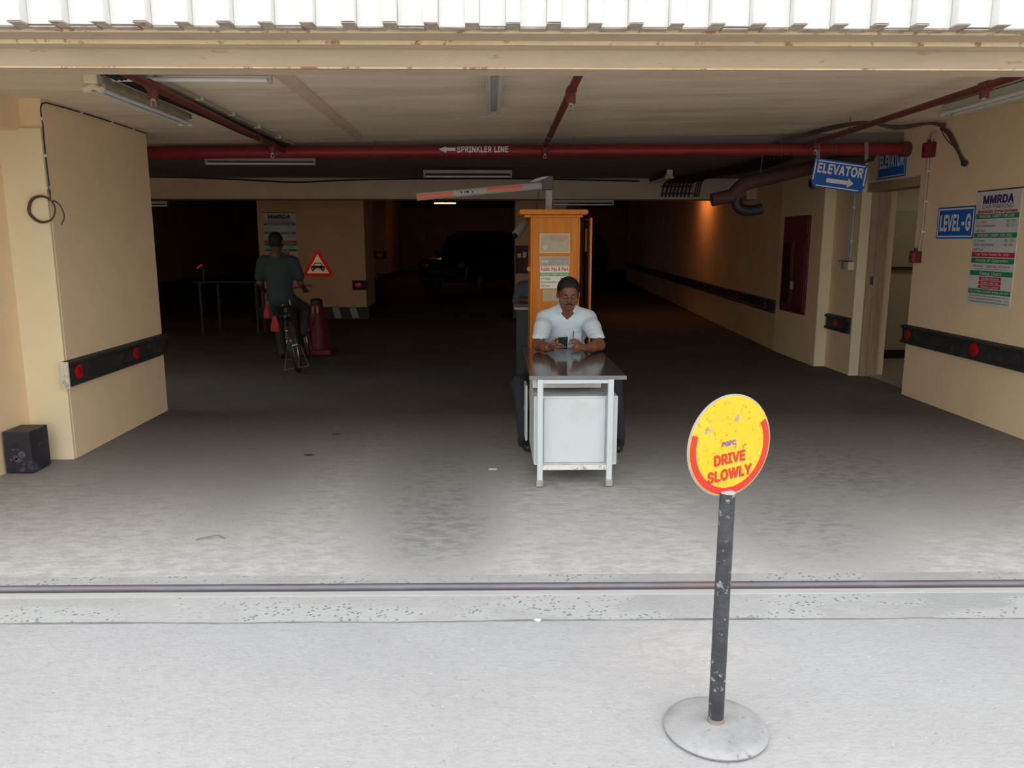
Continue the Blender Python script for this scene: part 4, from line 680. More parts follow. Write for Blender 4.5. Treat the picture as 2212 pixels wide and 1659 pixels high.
def tariff_board(label, loc, rot, mats):
    fl, nv, gr, rd, bk, pw = mats
    t = thing('tariff_board', label, 'board', loc, rot)
    MB().box(-.305, .305, -.5, .5, -.006, 0).build('banner', fl, t, True); MB().sweep([(-.31, .5, -.002), (.31, .5, -.002)], .006, 8).build('top_rod', DKMET, t, True, smooth=True)
    W = .61; y = lambda v: .5 - v
    T = lambda s, x, v, wd, h, m, b=.02, a='c', it=0: lettering(t, s, x, y(v), wd, h, m, .002, b, it, anchor=a)
    T('MMRDA', 0, .078, .42, .075, nv, .045); T('CAR PARKING', 0, .139, .43, .036, bk, .012); T('Santosh Enterprises', 0, .183, .55, .036, rd, .035)
    def band(v, h, s, m=gr, wd=W - .012, tw=None, th=None, c=pw):
        plate(t, 'colour_band', 0, y(v), wd, h, m, .001); T(s, 0, v, tw or wd * .8, th or h * .62, c, .02)
    band(.222, .042, 'PARKING TARIFF FOR CAR')
    T('0-1 Hours', -.28, .268, .15, .024, bk, .01, 'l'); T('Rs. 60/-', .28, .268, .13, .026, bk, .01, 'r'); T('Each subsequent', -.28, .306, .28, .028, bk, .01, 'l'); T('Rs. 21/-', .28, .306, .13, .026, bk, .01, 'r'); T('half hour', -.28, .345, .14, .024, bk, .01, 'l')
    band(.388, .042, 'PARKING TARIFF FOR BIKE')
    T('0-1 Hours', -.28, .434, .15, .024, bk, .01, 'l'); T('Rs. 15/-', .28, .434, .13, .026, bk, .01, 'r'); T('Each subsequent', -.28, .472, .28, .028, bk, .01, 'l'); T('Rs. 05/-', .28, .472, .13, .026, bk, .01, 'r'); T('half hour', -.28, .511, .14, .024, bk, .01, 'l')
    band(.557, .042, 'Lost Ticket Penalty Rs. 100/-', rd); band(.610, .046, 'Hours of Operation', th=.034, tw=.45)
    T('Monday - Saturday 24 hours', 0, .660, .50, .028, bk, .012); plate(t, 'rule_line', 0, y(.684), .48, .003, bk, .001)
    band(.722, .044, 'Please Check', tw=.31, th=.032)
    for v, s in ((.768, 'Valuables Removed'), (.804, 'Ticket is with You'), (.840, 'Vehicle is Locked')): band(v, .031, s, rd, .31, .25, .02)
    band(.884, .042, 'Pay at Cash Counter before you Exit', tw=.55)
    T('Vehicle parked at owners risk management does not', 0, .924, .56, .018, bk, .008); T('accept responsibility of any damage - loss', 0, .950, .56, .018, bk, .008); T('Management is not held responsible for vehicle parking', 0, .976, .56, .018, bk, .008)
    return t
tariff_board('white parking tariff board with green and red bands on right wall', (4.410, 6.89, 1.555), FL, (FLEX, NAVY, PGREEN, PRED, PBLACK, PGREY))
tariff_board('dim parking tariff board on the far pier behind the cyclist', (-4.36, 16.745, 1.66), FC, (FLEX, PBLACK, PGREEN, PRED, PBLACK, PGREY)).scale = (1.1, 1.06, 1)
# triangle warning sign
t = thing('car_warning_sign', 'red bordered triangular warning sign with a black car on far pier', 'sign', (-3.61, 16.745, 1.15), FC)
def tri(s, r):
    pts = []
    for k in range(3):
        a = pi / 2 + k * 2 * pi / 3; cx, cy = s * cos(a), s * sin(a)
        for j in range(5): b = a - pi / 3 + j * pi / 6; pts.append((cx + r * cos(b), cy + r * sin(b)))
    return pts
TRW = M('retroreflective_cream', (.95, .90, .68), .30, metal=.75, var=.02); TRR = M('retroreflective_red', (.80, .02, .02), .30, metal=.6, var=.02)
MB().prism([(x, y - .07) for x, y in tri(.32, .035)], (-.012, 0)).build('sign_plate', TRR, t, True); MB().prism([(x, y - .07) for x, y in tri(.252, .006)], (0, .002)).build('inner_field', TRW, t, True)
sy = -.13
MB().prism([(-.145, sy), (-.15, sy + .04), (-.135, sy + .075), (-.10, sy + .085), (-.075, sy + .135), (-.065, sy + .145), (.065, sy + .145), (.075, sy + .135), (.10, sy + .085), (.135, sy + .075), (.15, sy + .04), (.145, sy)], (.002, .004)).build('car_symbol', PBLACK, t, True)
MB().prism([(-.08, sy + .088), (-.058, sy + .13), (.058, sy + .13), (.08, sy + .088)], (.004, .0055)).build('car_window_symbol', TRW, t, True)
MB().prism([(-.06, sy + .008), (-.05, sy + .032), (.05, sy + .032), (.06, sy + .008)], (.004, .0055)).build('car_grille_symbol', TRW, t, True)
for s in (-1, 1):
    MB().lathe([(.036, .002), (.036, .0045)], 18, Matrix.Translation((s * .112, sy + .022, 0))).build('car_lamp_symbol', PBLACK, t, True)
    MB().lathe([(.027, .0045), (.027, .0055)], 18, Matrix.Translation((s * .112, sy + .022, 0))).build('car_lamp_symbol', M('lamp_symbol_grey', (.5, .48, .38), .5, var=0), t, True)
    MB().box(s * .105 - .018, s * .105 + .018, sy - .032, sy, .002, .004).build('car_wheel_symbol', PBLACK, t, True)

# ------------------------------------------------------------------ drive slowly sign
t = thing('drive_slowly_sign', 'round yellow drive slowly sign on a black post with a grey disc base', 'sign', (.748, 2.376, 0))
MB().lathe([(.150, 0), (.168, .004), (.172, .012), (.165, .022), (.145, .028), (.08, .034), (.03, .036)], 56, Matrix.Translation((.748, 2.376, 0))).build('disc_base', BASE, t, smooth=True, sharp=50)
MB().sweep([(.748, 2.376, .03), (.748, 2.376, .40), (.749, 2.376, .833)], [.0255, .0255, .0245], 28).build('post', POST, t, smooth=True)
MB().lathe([(.020, .833), (.0245, .8335), (.0235, .8355), (.018, .8365)], 28, Matrix.Translation((.749, 2.376, 0))).build('post_cap', M('dusty_post_end', (.36, .35, .34), .8, var=.1), t, smooth=True)
MB().lathe([(.026, .03), (.031, .032), (.027, .044), (.0256, .05)], 24, Matrix.Translation((.748, 2.376, 0))).build('weld_collar', M('rusty_weld', (.20, .155, .125), .8, var=.2), t, smooth=True)
ds = MB().lathe([(.163, -.002), (.166, -.001), (.166, .002), (.163, .003)], 72).build('sign_disc', RIM, t, True)
th = R(24); dm = Matrix.Translation((.752 - .748, .016, .983)) @ Matrix.Rotation(th, 4, 'Z') @ Matrix.Rotation(pi / 2, 4, 'X') @ Matrix.Rotation(R(3.5), 4, 'Z')
ds.matrix_local = dm; MW[ds.name] = MW[t.name] @ dm
yf = MB().lathe([(.161, .003), (.161, .0042)], 72).build('yellow_face', YELLOW, ds, True)
arc = MB(); a0, a1, n = R(158), R(385), 60
for i in range(n):
    a, b = a0 + (a1 - a0) * i / n, a0 + (a1 - a0) * (i + 1) / n
    q = [(r * cos(c), r * sin(c), z) for z in (.0042, .0056) for r, c in ((.136, a), (.158, a), (.158, b), (.136, b))]
    arc.add(q, [(3,2,1,0),(4,5,6,7),(0,1,5,4),(1,2,6,5),(2,3,7,6),(3,0,4,7)])
arc.build('red_border', SRED, ds, True)
lettering(ds, 'DRIVE', -.003, -.039, .125, .036, SRED, .0062, .035); lettering(ds, 'SLOWLY', -.003, -.090, .178, .038, SRED, .0062, .035)
lettering(ds, 'PGFC', -.006, .010, .056, .017, M('violet_blue_print', (.13, .10, .40), .5, var=0), .0062, .03)
MB().prism([(.02, .088), (.032, .098), (.037, .086), (.030, .077), (.016, .079)], (.0044, .0058)).build('worn_patch', RIM, ds, True)
MB().prism([(-.10, .055), (-.07, .062), (-.068, .068), (-.085, .066), (-.10, .062)], (.0044, .0058)).build('worn_patch', RIM, ds, True)

# ------------------------------------------------------------------ desk
t = thing('steel_desk', 'white steel desk with a glossy dark top at the entrance', 'desk', (.57, 5.7, 0))
bx('tabletop', TOP, t, .250, .888, 5.056, 6.44, .727, .750, bevel=.003); bx('edge_band', GREYED, t, .249, .889, 5.053, 5.060, .724, .751, bevel=.002)
for x, y, k in ((.323, 5.07, 1), (.787, 5.07, 1), (.40, 6.22, 0), (.74, 6.22, 0)):
    l = bx('leg', STEELW, t, x - .0185, x + .0185, y - .018, y + .018, .03, .727, bevel=.003); bx('foot', CASTOR, l, x - .024, x + .024, y - .026, y + .024, 0, .045, bevel=.006)
bx('cross_bar', STEELR, t, .340, .770, 5.056, 5.085, .112, .146, bevel=.003)
for y in (5.07, 6.22): bx('apron', STEELW, t, .33, .78, y - .012, y + .012, .70, .727)
for x in (.323, .787): bx('side_rail', STEELW, t, x + (0 if x < .5 else 0) - .012, x + .012, 5.09, 6.0, .69, .727)
pd = bx('pedestal', STEELW, t, .284, .845, 5.115, 5.72, .134, .604, bevel=.006); bx('panel_lip', STEELR, pd, .29, .84, 5.108, 5.116, .134, .146, bevel=.002)
bx('pedestal_panel', STEELW, pd, .348, .763, 5.103, 5.116, .15, .590, bevel=.005)
dd = bx('pedestal_door', STEELW, t, .255, .272, 5.74, 5.96, .14, .56, bevel=.003); bx('latch', GREYM, dd, .252, .256, 5.93, 5.955, .33, .37)
bx('drawer', M('cream_drawer', (.60, .58, .47), .5, var=.05), t, .285, .755, 5.30, 5.72, .625, .69, bevel=.004)
bx('support_stay', STEELW, t, .40, .74, 5.5, 5.53, .604, .728)

# ------------------------------------------------------------------ ticket booth
t = thing('ticket_booth', 'tall orange wooden ticket booth with a moulded top behind the desk', 'booth', (.575, 7.3, 0))
bx('cabinet_body', WOOD, t, .358, .795, 7.10, 7.55, 0, 1.825, bevel=.004)
for x in (.366, .787): bx('corner_bead', WOOD, t, x - .010, x + .010, 7.09, 7.102, 0.03, 1.80, bevel=.004)
MB().box(.30, .815, 7.06, 7.6, 1.822, 1.843).build('cornice', WOOD, t, bevel=.003)
cz0 = [(.257, 1.846), (.257, 1.886)]
MB().prism([(.264, 1.845), (.256, 1.853), (.254, 1.866), (.257, 1.880), (.266, 1.890), (.846, 1.890), (.857, 1.880), (.860, 1.866), (.857, 1.853), (.848, 1.845)], (-7.64, -7.02), Matrix(((1,0,0,0),(0,0,-1,0),(0,1,0,0),(0,0,0,1)))).build('top_board', WOOD, t, bevel=.006)
bx('back_panel', WOODD, t, .795, .905, 7.56, 7.60, .05, 1.80)
od = bx('booth_door', WOOD, t, .888, .905, 7.10, 7.60, .45, 1.82, bevel=.002); bx('door_strip', WOOD, od, .866, .888, 7.28, 7.30, 1.52, 1.73, bevel=.002); bx('door_lining', WOODD, od, .882, .889, 7.12, 7.59, .47, 1.80)
MB().sweep([(.352, 7.12, 1.37), (.345, 7.10, 1.37)], .02, 10).build('door_knob', WOOD, t, smooth=True)
SB = M('faded_olive_plate', (.42, .34, .20), .5, var=.08, vs=8); SG = M('faded_grey_plate', (.32, .29, .25), .5, var=.06, vs=8); SF = M('cream_plate_edge', (.66, .58, .38), .5, var=.05); SL = M('faded_lettering', (.52, .45, .30), .5, var=0)
t = thing('ticket_sign', 'faded take a ticket sign topmost on the booth front', 'sign', (.572, 7.093, 1.598), FC)
MB().box(-.134, .134, -.084, .084, -.004, 0).build('sign_plate', SF, t, True); plate(t, 'faded_field', 0, 0, .255, .156, SB, .001); plate(t, 'red_fade', .01, .045, .20, .045, M('red_faded_print', (.42, .285, .18), .5, var=.2, vs=14), .0018)
lettering(t, 'TO TAKE', .045, -.004, .105, .026, SL, .003, .02); lettering(t, 'A TICKET', .045, -.052, .115, .026, SL, .003, .02)
MB().prism([(-.108, -.062), (-.108, -.015), (-.095, -.028), (-.077, -.010), (-.056, -.032), (-.074, -.049), (-.061, -.062)], (.0012, .0025)).build('arrow_print', SL, t, True)
t = thing('four_wheeler_sign', 'grey four wheeler sign with a car symbol on the booth', 'sign', (.573, 7.093, 1.44), FC)
MB().box(-.133, .133, -.041, .041, -.004, 0).build('sign_plate', SF, t, True); plate(t, 'grey_field', 0, 0, .255, .074, SG, .001); plate(t, 'divider_line', -.054, .002, .005, .06, SL, .002)
lettering(t, '4 WHEELER', .042, 0, .143, .022, SL, .003, .02)
MB().prism([(-.118, -.014), (-.120, .002), (-.113, .008), (-.106, .022), (-.102, .025), (-.076, .025), (-.072, .022), (-.065, .008), (-.058, .002), (-.060, -.014), (-.064, -.022), (-.070, -.022), (-.071, -.016), (-.107, -.016), (-.108, -.022), (-.114, -.022)], (.0012, .002)).build('car_symbol', SL, t, True)
MB().prism([(-.108, .009), (-.103, .020), (-.075, .020), (-.070, .009)], (.002, .003)).build('car_window_symbol', SG, t, True)
t = thing('pay_and_park_notice', 'cream pay and park tariff notice with red title on the booth', 'notice', (.573, 7.093, 1.297), FC)
MB().box(-.131, .131, -.098, .098, -.003, 0).build('paper', M('cream_notice', (.72, .68, .56), .6, var=.03), t, True)
lettering(t, 'Public Pay & Park', 0, .070, .25, .042, PRED, .002, .02); plate(t, 'green_band', 0, .026, .262, .031, M('bright_green_print', (.13, .38, .12), .6, var=.05), .001); lettering(t, 'PARKING TARIFF FOR CAR', 0, .026, .245, .019, M('pale_green_print', (.5, .62, .40), .6, var=0), .002, .02)
lettering(t, '0-1 Hours', -.124, -.012, .088, .020, PBLACK, .002, .012, anchor='l'); lettering(t, 'Rs.', .055, -.010, .03, .02, PBLACK, .002, .012, anchor='l'); lettering(t, 'Each subsequent', -.124, -.043, .158, .022, PBLACK, .002, .012, anchor='l'); lettering(t, 'half hour', -.124, -.074, .084, .020, PBLACK, .002, .012, anchor='l')
t = thing('secure_sign', 'olive sign with faint lettering lowest on the booth front', 'sign', (.575, 7.093, 1.138), FC)
MB().box(-.108, .12, -.056, .056, -.003, 0).build('sign_plate', SB, t, True); lettering(t, 'secure', -.05, -.040, .115, .022, SL, .002, .02); MB().prism([(-.02, -.012), (.012, -.012), (.012, .022), (-.02, .022)], (.0005, .0015)).build('emblem_print', M('orange_faded_print', (.60, .36, .20), .5, var=0), t, True)
for y in (-.003, .008): plate(t, 'emblem_line', -.002, y, .026, .004, SB, .0022)

# ------------------------------------------------------------------ barrier gate
t = thing('barrier_gate', 'raised grey barrier gate with folded arm and red reflective strips behind booth', 'barrier', (.56, 7.8, 0))
bx('housing', DKMET, t, .40, .72, 7.68, 7.98, 0, 1.05, bevel=.01); bx('vertical_arm', GREYM, t, .533, .597, 7.76, 7.82, 1.0, 2.10, bevel=.008)
bx('vertical_strip', M('salmon_reflective', (.80, .16, .10), .35, var=.08, vs=30), t, .545, .575, 7.757, 7.761, 1.90, 1.95)
MB().prism([(.500, 2.10), (.605, 2.105), (.605, 2.235), (.520, 2.205), (.498, 2.18)], (-7.82, -7.75), Matrix(((1,0,0,0),(0,0,-1,0),(0,1,0,0),(0,0,0,1)))).build('joint_housing', M('dark_grey_plastic', (.11, .10, .09), .6, var=.1), t, bevel=.006)
ba = R(5.0); am = Matrix.Translation((.515, 7.79, 2.143)) @ Matrix.Rotation(ba, 4, 'Y')
am = Matrix.Translation((.515, 7.79, 2.143)) @ Matrix.Rotation(-R(5.1), 4, 'Y')
arm = MB(); n = 20; L = 1.225
pts = [(cos(2 * pi * j / n) * .022, sin(2 * pi * j / n) * .036) for j in range(n)]
arm.add([am @ Vector((x, a, b)) for x in (-L, 0) for a, b in pts], [tuple(range(n)), tuple(range(2 * n - 1, n - 1, -1))] + [(j, n + j, n + (j + 1) % n, (j + 1) % n) for j in range(n)])
ao = arm.build('arm', GREYM, t, smooth=True)
def armstrip(x0, x1, name, mat, lo=-.024, hi=.024, off=.0012):
    s = MB(); k = 8; q = []
    for x in (x0, x1):
        for j in range(k + 1):
            z = lo + (hi - lo) * j / k; q.append(am @ Vector((x, -.022 * math.sqrt(max(0, 1 - (z / .036) ** 2)) - off, z)))
    s.add(q, [(j, k + 1 + j, k + 2 + j, j + 1) for j in range(k)]); return s.build(name, mat, ao, smooth=True)
SAL = bpy.data.materials['salmon_reflective']
armstrip(-L + .005, -L + .355, 'reflective_strip', SAL, -.026, .016); armstrip(-L + .68, -L + 1.02, 'reflective_strip', SAL, -.016, .024)
for x in (-.80, -.765, -.745, -.735, -.69): armstrip(x, x + .012, 'ink_mark', PBLACK, rnd.uniform(-.012, -.004), rnd.uniform(.006, .016), .0016)
MB().add([(.38, 7.75, 2.168), (.42, 7.75, 2.20), (.50, 7.75, 2.222), (.578, 7.75, 2.228), (.50, 7.75, 2.195), (.44, 7.75, 2.175), (.38, 7.80, 2.168), (.42, 7.80, 2.20), (.50, 7.80, 2.222), (.578, 7.80, 2.228), (.50, 7.80, 2.195), (.44, 7.80, 2.175)],
    [(0,1,2,3,4,5),(11,10,9,8,7,6)] + [(i, 6 + i, 6 + (i + 1) % 6, (i + 1) % 6) for i in range(6)]).build('joint_fin', GREYM, t)
cable('cord', CABLE, [(.47, 7.79, 2.09), (.45, 7.79, 1.95), (.44, 7.79, 1.84)], .003, t)

# desk, camera and guard behind the booth
t = thing('dark_desk', 'dark steel desk standing behind the left side of the ticket booth', 'desk', (.32, 8.0, 0))
bx('tabletop', GREYM, t, .24, 1.0, 7.98, 8.40, .93, .955, bevel=.003); bx('front_panel', DKMET, t, .27, .98, 8.0, 8.03, .02, .93)
for x in (.27, .95): bx('leg', DKMET, t, x, x + .03, 8.34, 8.37, 0, .93)
t = thing('bullet_camera', 'white bullet camera mounted on the left side of the booth', 'camera', (.34, 7.5, 1.8))
MB().sweep([(.335, 7.52, 1.80), (.285, 7.48, 1.735), (.235, 7.44, 1.672)], [.035, .046, .040], 16).build('housing', M('camera_shell', (.20, .18, .155), .5, var=.05), t, smooth=True)
MB().sweep([(.236, 7.441, 1.673), (.228, 7.432, 1.662)], .028, 14).build('lens', GLASSD, t, smooth=True); MB().sweep([(.335, 7.5, 1.80), (.362, 7.5, 1.83)], .016, 10).build('bracket', DKMET, t, smooth=True)
t = thing('wall_shelf', 'small dark wall shelf with papers on the grey pier behind the booth', 'shelf', (.65, 16.7, 1.2))
bx('side', WOODD, t, .53, .55, 16.52, 16.755, .95, 1.52); bx('side', WOODD, t, .98, 1.0, 16.52, 16.755, .95, 1.52); bx('back', WOODD, t, .53, 1.0, 16.735, 16.757, .95, 1.52)
for z in (.95, 1.25, 1.48): bx('shelf_board', WOODD, t, .53, 1.0, 16.52, 16.75, z, z + .02)
for i in range(3): tag(bx('paper_stack', [FLEX, ENDCAP, GREYM][i], None, .56 + i * .11, .64 + i * .11, 16.55, 16.7, 1.271, 1.36 + .03 * i), ['white paper stack leftmost on the dark wall shelf', 'cream paper stack in the middle of the dark wall shelf', 'grey paper stack rightmost on the dark wall shelf'][i], 'papers', 'papers on the wall shelf')

# ------------------------------------------------------------------ SDF figures
class SDF:
    def __init__(s, lo, hi, h):
        s.lo = np.array(lo, float); s.h = h; s.n = np.ceil((np.array(hi) - s.lo) / h).astype(int) + 1
        s.F = np.full(tuple(s.n), 1.0, 'f'); s.o = np.zeros(3); s.R = np.eye(3)
    def frame(s, o=(0, 0, 0), Rm=None): s.o = np.array(o, float); s.R = np.eye(3) if Rm is None else np.array(Rm, float)
    def _w(s, p): return s.o + s.R @ np.array(p, float)
    def _sub(s, a, b):
        i0 = np.clip(np.floor((a - s.lo) / s.h).astype(int), 0, s.n - 1); i1 = np.clip(np.ceil((b - s.lo) / s.h).astype(int) + 1, 1, s.n)
        if (i1 <= i0).any(): return None, None
        ax = [s.lo[k] + s.h * np.arange(i0[k], i1[k]) for k in range(3)]
        return tuple(slice(i0[k], i1[k]) for k in range(3)), np.stack(np.meshgrid(*ax, indexing='ij'), -1).astype('f')
    def _comb(s, sl, d, k, op):
        F = s.F[sl]
        if op == 'sub':
            d = -d
            if k: hh = np.clip(.5 + .5 * (d - F) / k, 0, 1); s.F[sl] = F * (1 - hh) + d * hh + k * hh * (1 - hh)
            else: s.F[sl] = np.maximum(F, d)
        else:
            if k: hh = np.clip(.5 + .5 * (F - d) / k, 0, 1); s.F[sl] = F * (1 - hh) + d * hh - k * hh * (1 - hh)
            else: s.F[sl] = np.minimum(F, d)
    def cap(s, a, b, ra, rb=None, k=.01, op='add'):
        rb = ra if rb is None else rb; a, b = s._w(a), s._w(b); r = max(ra, rb) + k + 3 * s.h
        sl, P = s._sub(np.minimum(a, b) - r, np.maximum(a, b) + r)
        if sl is None: return s
        ab = (b - a).astype('f'); t = np.clip(((P - a.astype('f')) @ ab) / max(float(ab @ ab), 1e-9), 0, 1)
        d = np.linalg.norm(P - a.astype('f') - t[..., None] * ab, axis=-1) - (ra + (rb - ra) * t)
        s._comb(sl, d, k, op); return s
    def ell(s, c, r, k=.01, op='add', rot=None):
        c = s._w(c); Rm = s.R if rot is None else s.R @ np.array(rot); r = np.array(r, 'f'); m = r.max() + k + 3 * s.h
        sl, P = s._sub(c - m, c + m)
        if sl is None: return s
        q = (P - c.astype('f')) @ Rm.astype('f')
        k0 = np.linalg.norm(q / r, axis=-1); k1 = np.linalg.norm(q / (r * r), axis=-1) + 1e-9
        s._comb(sl, k0 * (k0 - 1) / k1, k, op); return s
    def cut(s, fn):                                      # keep where fn(local points) < 0
        sl, P = s._sub(s.lo, s.lo + s.h * (s.n - 1)); q = (P - s.o.astype('f')) @ s.R.astype('f'); s.F = np.maximum(s.F, fn(q).astype('f')); return s
    def front(s, x, z):                                  # depth of the first surface met from the street side
        i = int(round((x - s.lo[0]) / s.h)); k = int(round((z - s.lo[2]) / s.h)); c = s.F[min(i, s.n[0] - 1), :, min(k, s.n[2] - 1)]; w_ = np.argmax(c < 0)
        return s.lo[1] + s.h * (w_ - c[w_] / (c[w_] - c[w_ - 1]) if w_ else 1e3)
    def mesh(s, name, mat, parent=None, smooth=1, disp=None):
        F = s.F; B = F < 0; n = s.n
        c = np.zeros(tuple(n - 1), np.int8)
        offs = [(i, j, k) for i in (0, 1) for j in (0, 1) for k in (0, 1)]
        for i, j, k in offs: c += B[i:n[0] - 1 + i, j:n[1] - 1 + j, k:n[2] - 1 + k]
        idx = np.argwhere((c > 0) & (c < 8)); N = len(idx)
        V = np.stack([F[idx[:, 0] + i, idx[:, 1] + j, idx[:, 2] + k] for i, j, k in offs], 1); O = np.array(offs, float)
        acc = np.zeros((N, 3)); cnt = np.zeros(N)
        for a in range(8):
            for b in range(a + 1, 8):
                if np.abs(O[a] - O[b]).sum() != 1: continue
                m = (V[:, a] < 0) != (V[:, b] < 0); t = np.where(m, V[:, a] / np.where(m, V[:, a] - V[:, b], 1), 0)
                acc += np.where(m[:, None], O[a] + t[:, None] * (O[b] - O[a]), 0); cnt += m
        P = s.lo + s.h * (idx + acc / cnt[:, None])
        ids = np.full(tuple(n - 1), -1, np.int64); ids[idx[:, 0], idx[:, 1], idx[:, 2]] = np.arange(N)
        quads = []
        for ax in range(3):
            u, v = (ax + 1) % 3, (ax + 2) % 3
            s0 = [slice(1, n[q] - 1) for q in range(3)]; s0[ax] = slice(0, n[ax] - 1); s1 = list(s0); s1[ax] = slice(1, n[ax])
            e = np.argwhere(B[tuple(s0)] != B[tuple(s1)])
            if not len(e): continue
            base = e.copy(); base[:, u] += 1; base[:, v] += 1
            g = B[base[:, 0], base[:, 1], base[:, 2]]
            def cell(du, dv):
                q = base.copy(); q[:, u] += du; q[:, v] += dv; return ids[q[:, 0], q[:, 1], q[:, 2]]
            Q = np.stack([cell(-1, -1), cell(0, -1), cell(0, 0), cell(-1, 0)], 1); Q[~g] = Q[~g][:, ::-1]; quads.append(Q)
        Q = np.concatenate(quads); Q = Q[(Q >= 0).all(1)]
        for _ in range(smooth):
            a2 = np.zeros_like(P); ct = np.zeros(N)
            for i in range(4):
                for j in ((i + 1) % 4, (i + 3) % 4): np.add.at(a2, Q[:, i], P[Q[:, j]]); np.add.at(ct, Q[:, i], 1)
            P = np.where(ct[:, None] > 0, .5 * P + .5 * a2 / np.maximum(ct, 1)[:, None], P)
        if disp:
            nr = np.cross(P[Q[:, 2]] - P[Q[:, 0]], P[Q[:, 3]] - P[Q[:, 1]]); vn = np.zeros_like(P)
            for i in range(4): np.add.at(vn, Q[:, i], nr)
            P = P + vn / np.maximum(np.linalg.norm(vn, axis=1), 1e-9)[:, None] * disp(P)[:, None]
        if parent: P = P - np.array(MW[parent.name].translation)
        me = bpy.data.meshes.new(name); me.vertices.add(N); me.vertices.foreach_set('co', P.astype('f').ravel())
        me.loops.add(len(Q) * 4); me.loops.foreach_set('vertex_index', Q.astype('i').ravel()); me.polygons.add(len(Q))
        me.polygons.foreach_set('loop_start', np.arange(0, len(Q) * 4, 4, dtype='i')); me.update(calc_edges=True)
        me.polygons.foreach_set('use_smooth', [True] * len(Q)); me.materials.append(mat); me.validate()
        o = bpy.data.objects.new(name, me); link(o, parent); return o

def rotx(a): c, s_ = cos(a), sin(a); return [[1, 0, 0], [0, c, -s_], [0, s_, c]]

def head(s, face=True):
    """head in its own frame: x right, -y face, z up, about 0.24 tall"""
    s.ell((0, .014, .035), (.080, .096, .086), .02).ell((0, -.020, -.045), (.072, .064, .064), .035)
    s.cap((0, .03, -.05), (0, .055, -.16), .056, .062, .03)
    for e in (-1, 1):
        s.ell((e * .085, .012, -.006), (.011, .021, .034), .008)
    if not face: return
    for e in (-1, 1): s.ell((e * .040, -.048, -.030), (.036, .031, .038), .02)
    s.cap((-.042, -.074, .024), (.042, -.074, .024), .014, .014, .018)
    for e in (-1, 1): s.ell((e * .033, -.098, .004), (.020, .014, .012), .012, 'sub')
    for e in (-1, 1): s.ell((e * .033, -.078, .002), (.018, .012, .011), .006)
    s.cap((0, -.084, .014), (0, -.106, -.020), .009, .0145, .012)
    for e in (-1, 1): s.ell((e * .0145, -.097, -.027), (.0115, .012, .010), .006)
    s.ell((0, -.080, -.060), (.034, .016, .022), .012)
    s.ell((0, -.091, -.060), (.024, .008, .0065), .004).ell((0, -.089, -.0725), (.021, .009, .0075), .004)
    s.cap((-.019, -.0965, -.0662), (.019, -.0965, -.0662), .0018, .0018, .002, 'sub')
    s.ell((0, -.072, -.094), (.026, .022, .020), .02)

def hairline(q):
    x, y, z = q[..., 0], q[..., 1], q[..., 2]
    lim = np.interp(y, [-.11, -.06, -.045, -.012, -.008, .02, .04, .12], [.083, .080, .040, .030, -.020, -.012, -.060, -.075])
    return lim - z

# ---- man at the desk
HC = np.array((.625, 6.335, 1.196)); HR = np.array(rotx(R(15)))
man = thing('person', 'man with a moustache in a pale blue shirt leaning on desk reading a phone', 'person', (.62, 6.6, 0))
b = SDF((.30, 5.86, .74), (.94, 6.62, 1.38), .0042)
b.ell((.622, 6.50, .97), (.14, .07, .14), .03).cap((.47, 6.47, 1.005), (.775, 6.47, 1.005), .05, .05, .04)
b.cap((.622, 6.455, .98), (.624, 6.41, 1.10), .056, .055, .03)
b.frame(HC, HR); head(b); b.frame()
for sh, el, mid, wr in (((.43, 6.44, 1.0), (.378, 6.21, .802), (.425, 6.11, .80), (.468, 6.02, .803)), ((.815, 6.44, 1.0), (.865, 6.20, .802), (.79, 6.09, .80), (.712, 6.0, .806))):
    b.cap(sh, el, .050, .043, .02).cap(el, mid, .043, .040, .02).cap(mid, wr, .040, .026, .015)
def hand(s, wr, fingers, thumb, rp=.0135):
    for kn, md, tp, r in fingers: s.cap(wr, kn, .017, rp, .012)
    for kn, md, tp, r in fingers: s.cap(kn, md, r, r * .95, .003).cap(md, tp, r * .95, r * .82, .0015)
    s.cap(wr, thumb[0], .017, .0125, .01).cap(thumb[0], thumb[1], .0115, .0105, .004).cap(thumb[1], thumb[2], .0105, .0085, .002)
FR_ = [((.480, 5.952, .860), (.506, 5.925, .853), (.530, 5.934, .846), .0085), ((.476, 5.955, .843), (.512, 5.930, .838), (.552, 5.944, .835), .0088),
       ((.476, 5.966, .826), (.513, 5.943, .821), (.568, 5.956, .820), .0086), ((.480, 5.982, .809), (.509, 5.960, .803), (.546, 5.972, .802), .0080)]
FL_ = [((.650, 5.960, .852), (.620, 5.942, .853), (.590, 5.940, .844), .0085), ((.655, 5.945, .836), (.623, 5.925, .827), (.632, 5.952, .811), .0090),
       ((.660, 5.947, .818), (.631, 5.926, .807), (.641, 5.954, .794), .0088), ((.666, 5.957, .801), (.645, 5.938, .790), (.653, 5.962, .782), .0082)]
hand(b, (.468, 6.02, .803), FR_, ((.482, 6.005, .845), (.502, 5.982, .876), (.526, 5.952, .884)))
hand(b, (.712, 6.0, .806), FL_, ((.668, 5.985, .862), (.638, 5.978, .874), (.606, 5.962, .868)))
body = b.mesh('body', SKIN, man)
for fs in (FR_[:3], FL_[:1]):
    for kn, md, tp, r in fs:
        d = (Vector(tp) - Vector(md)).normalized(); MB().ball(Vector(tp) + d * .003 + Vector((0, -.0055, .002)), (.004, .0025, .0035), 8).build('fingernail', NAIL, man, smooth=True)
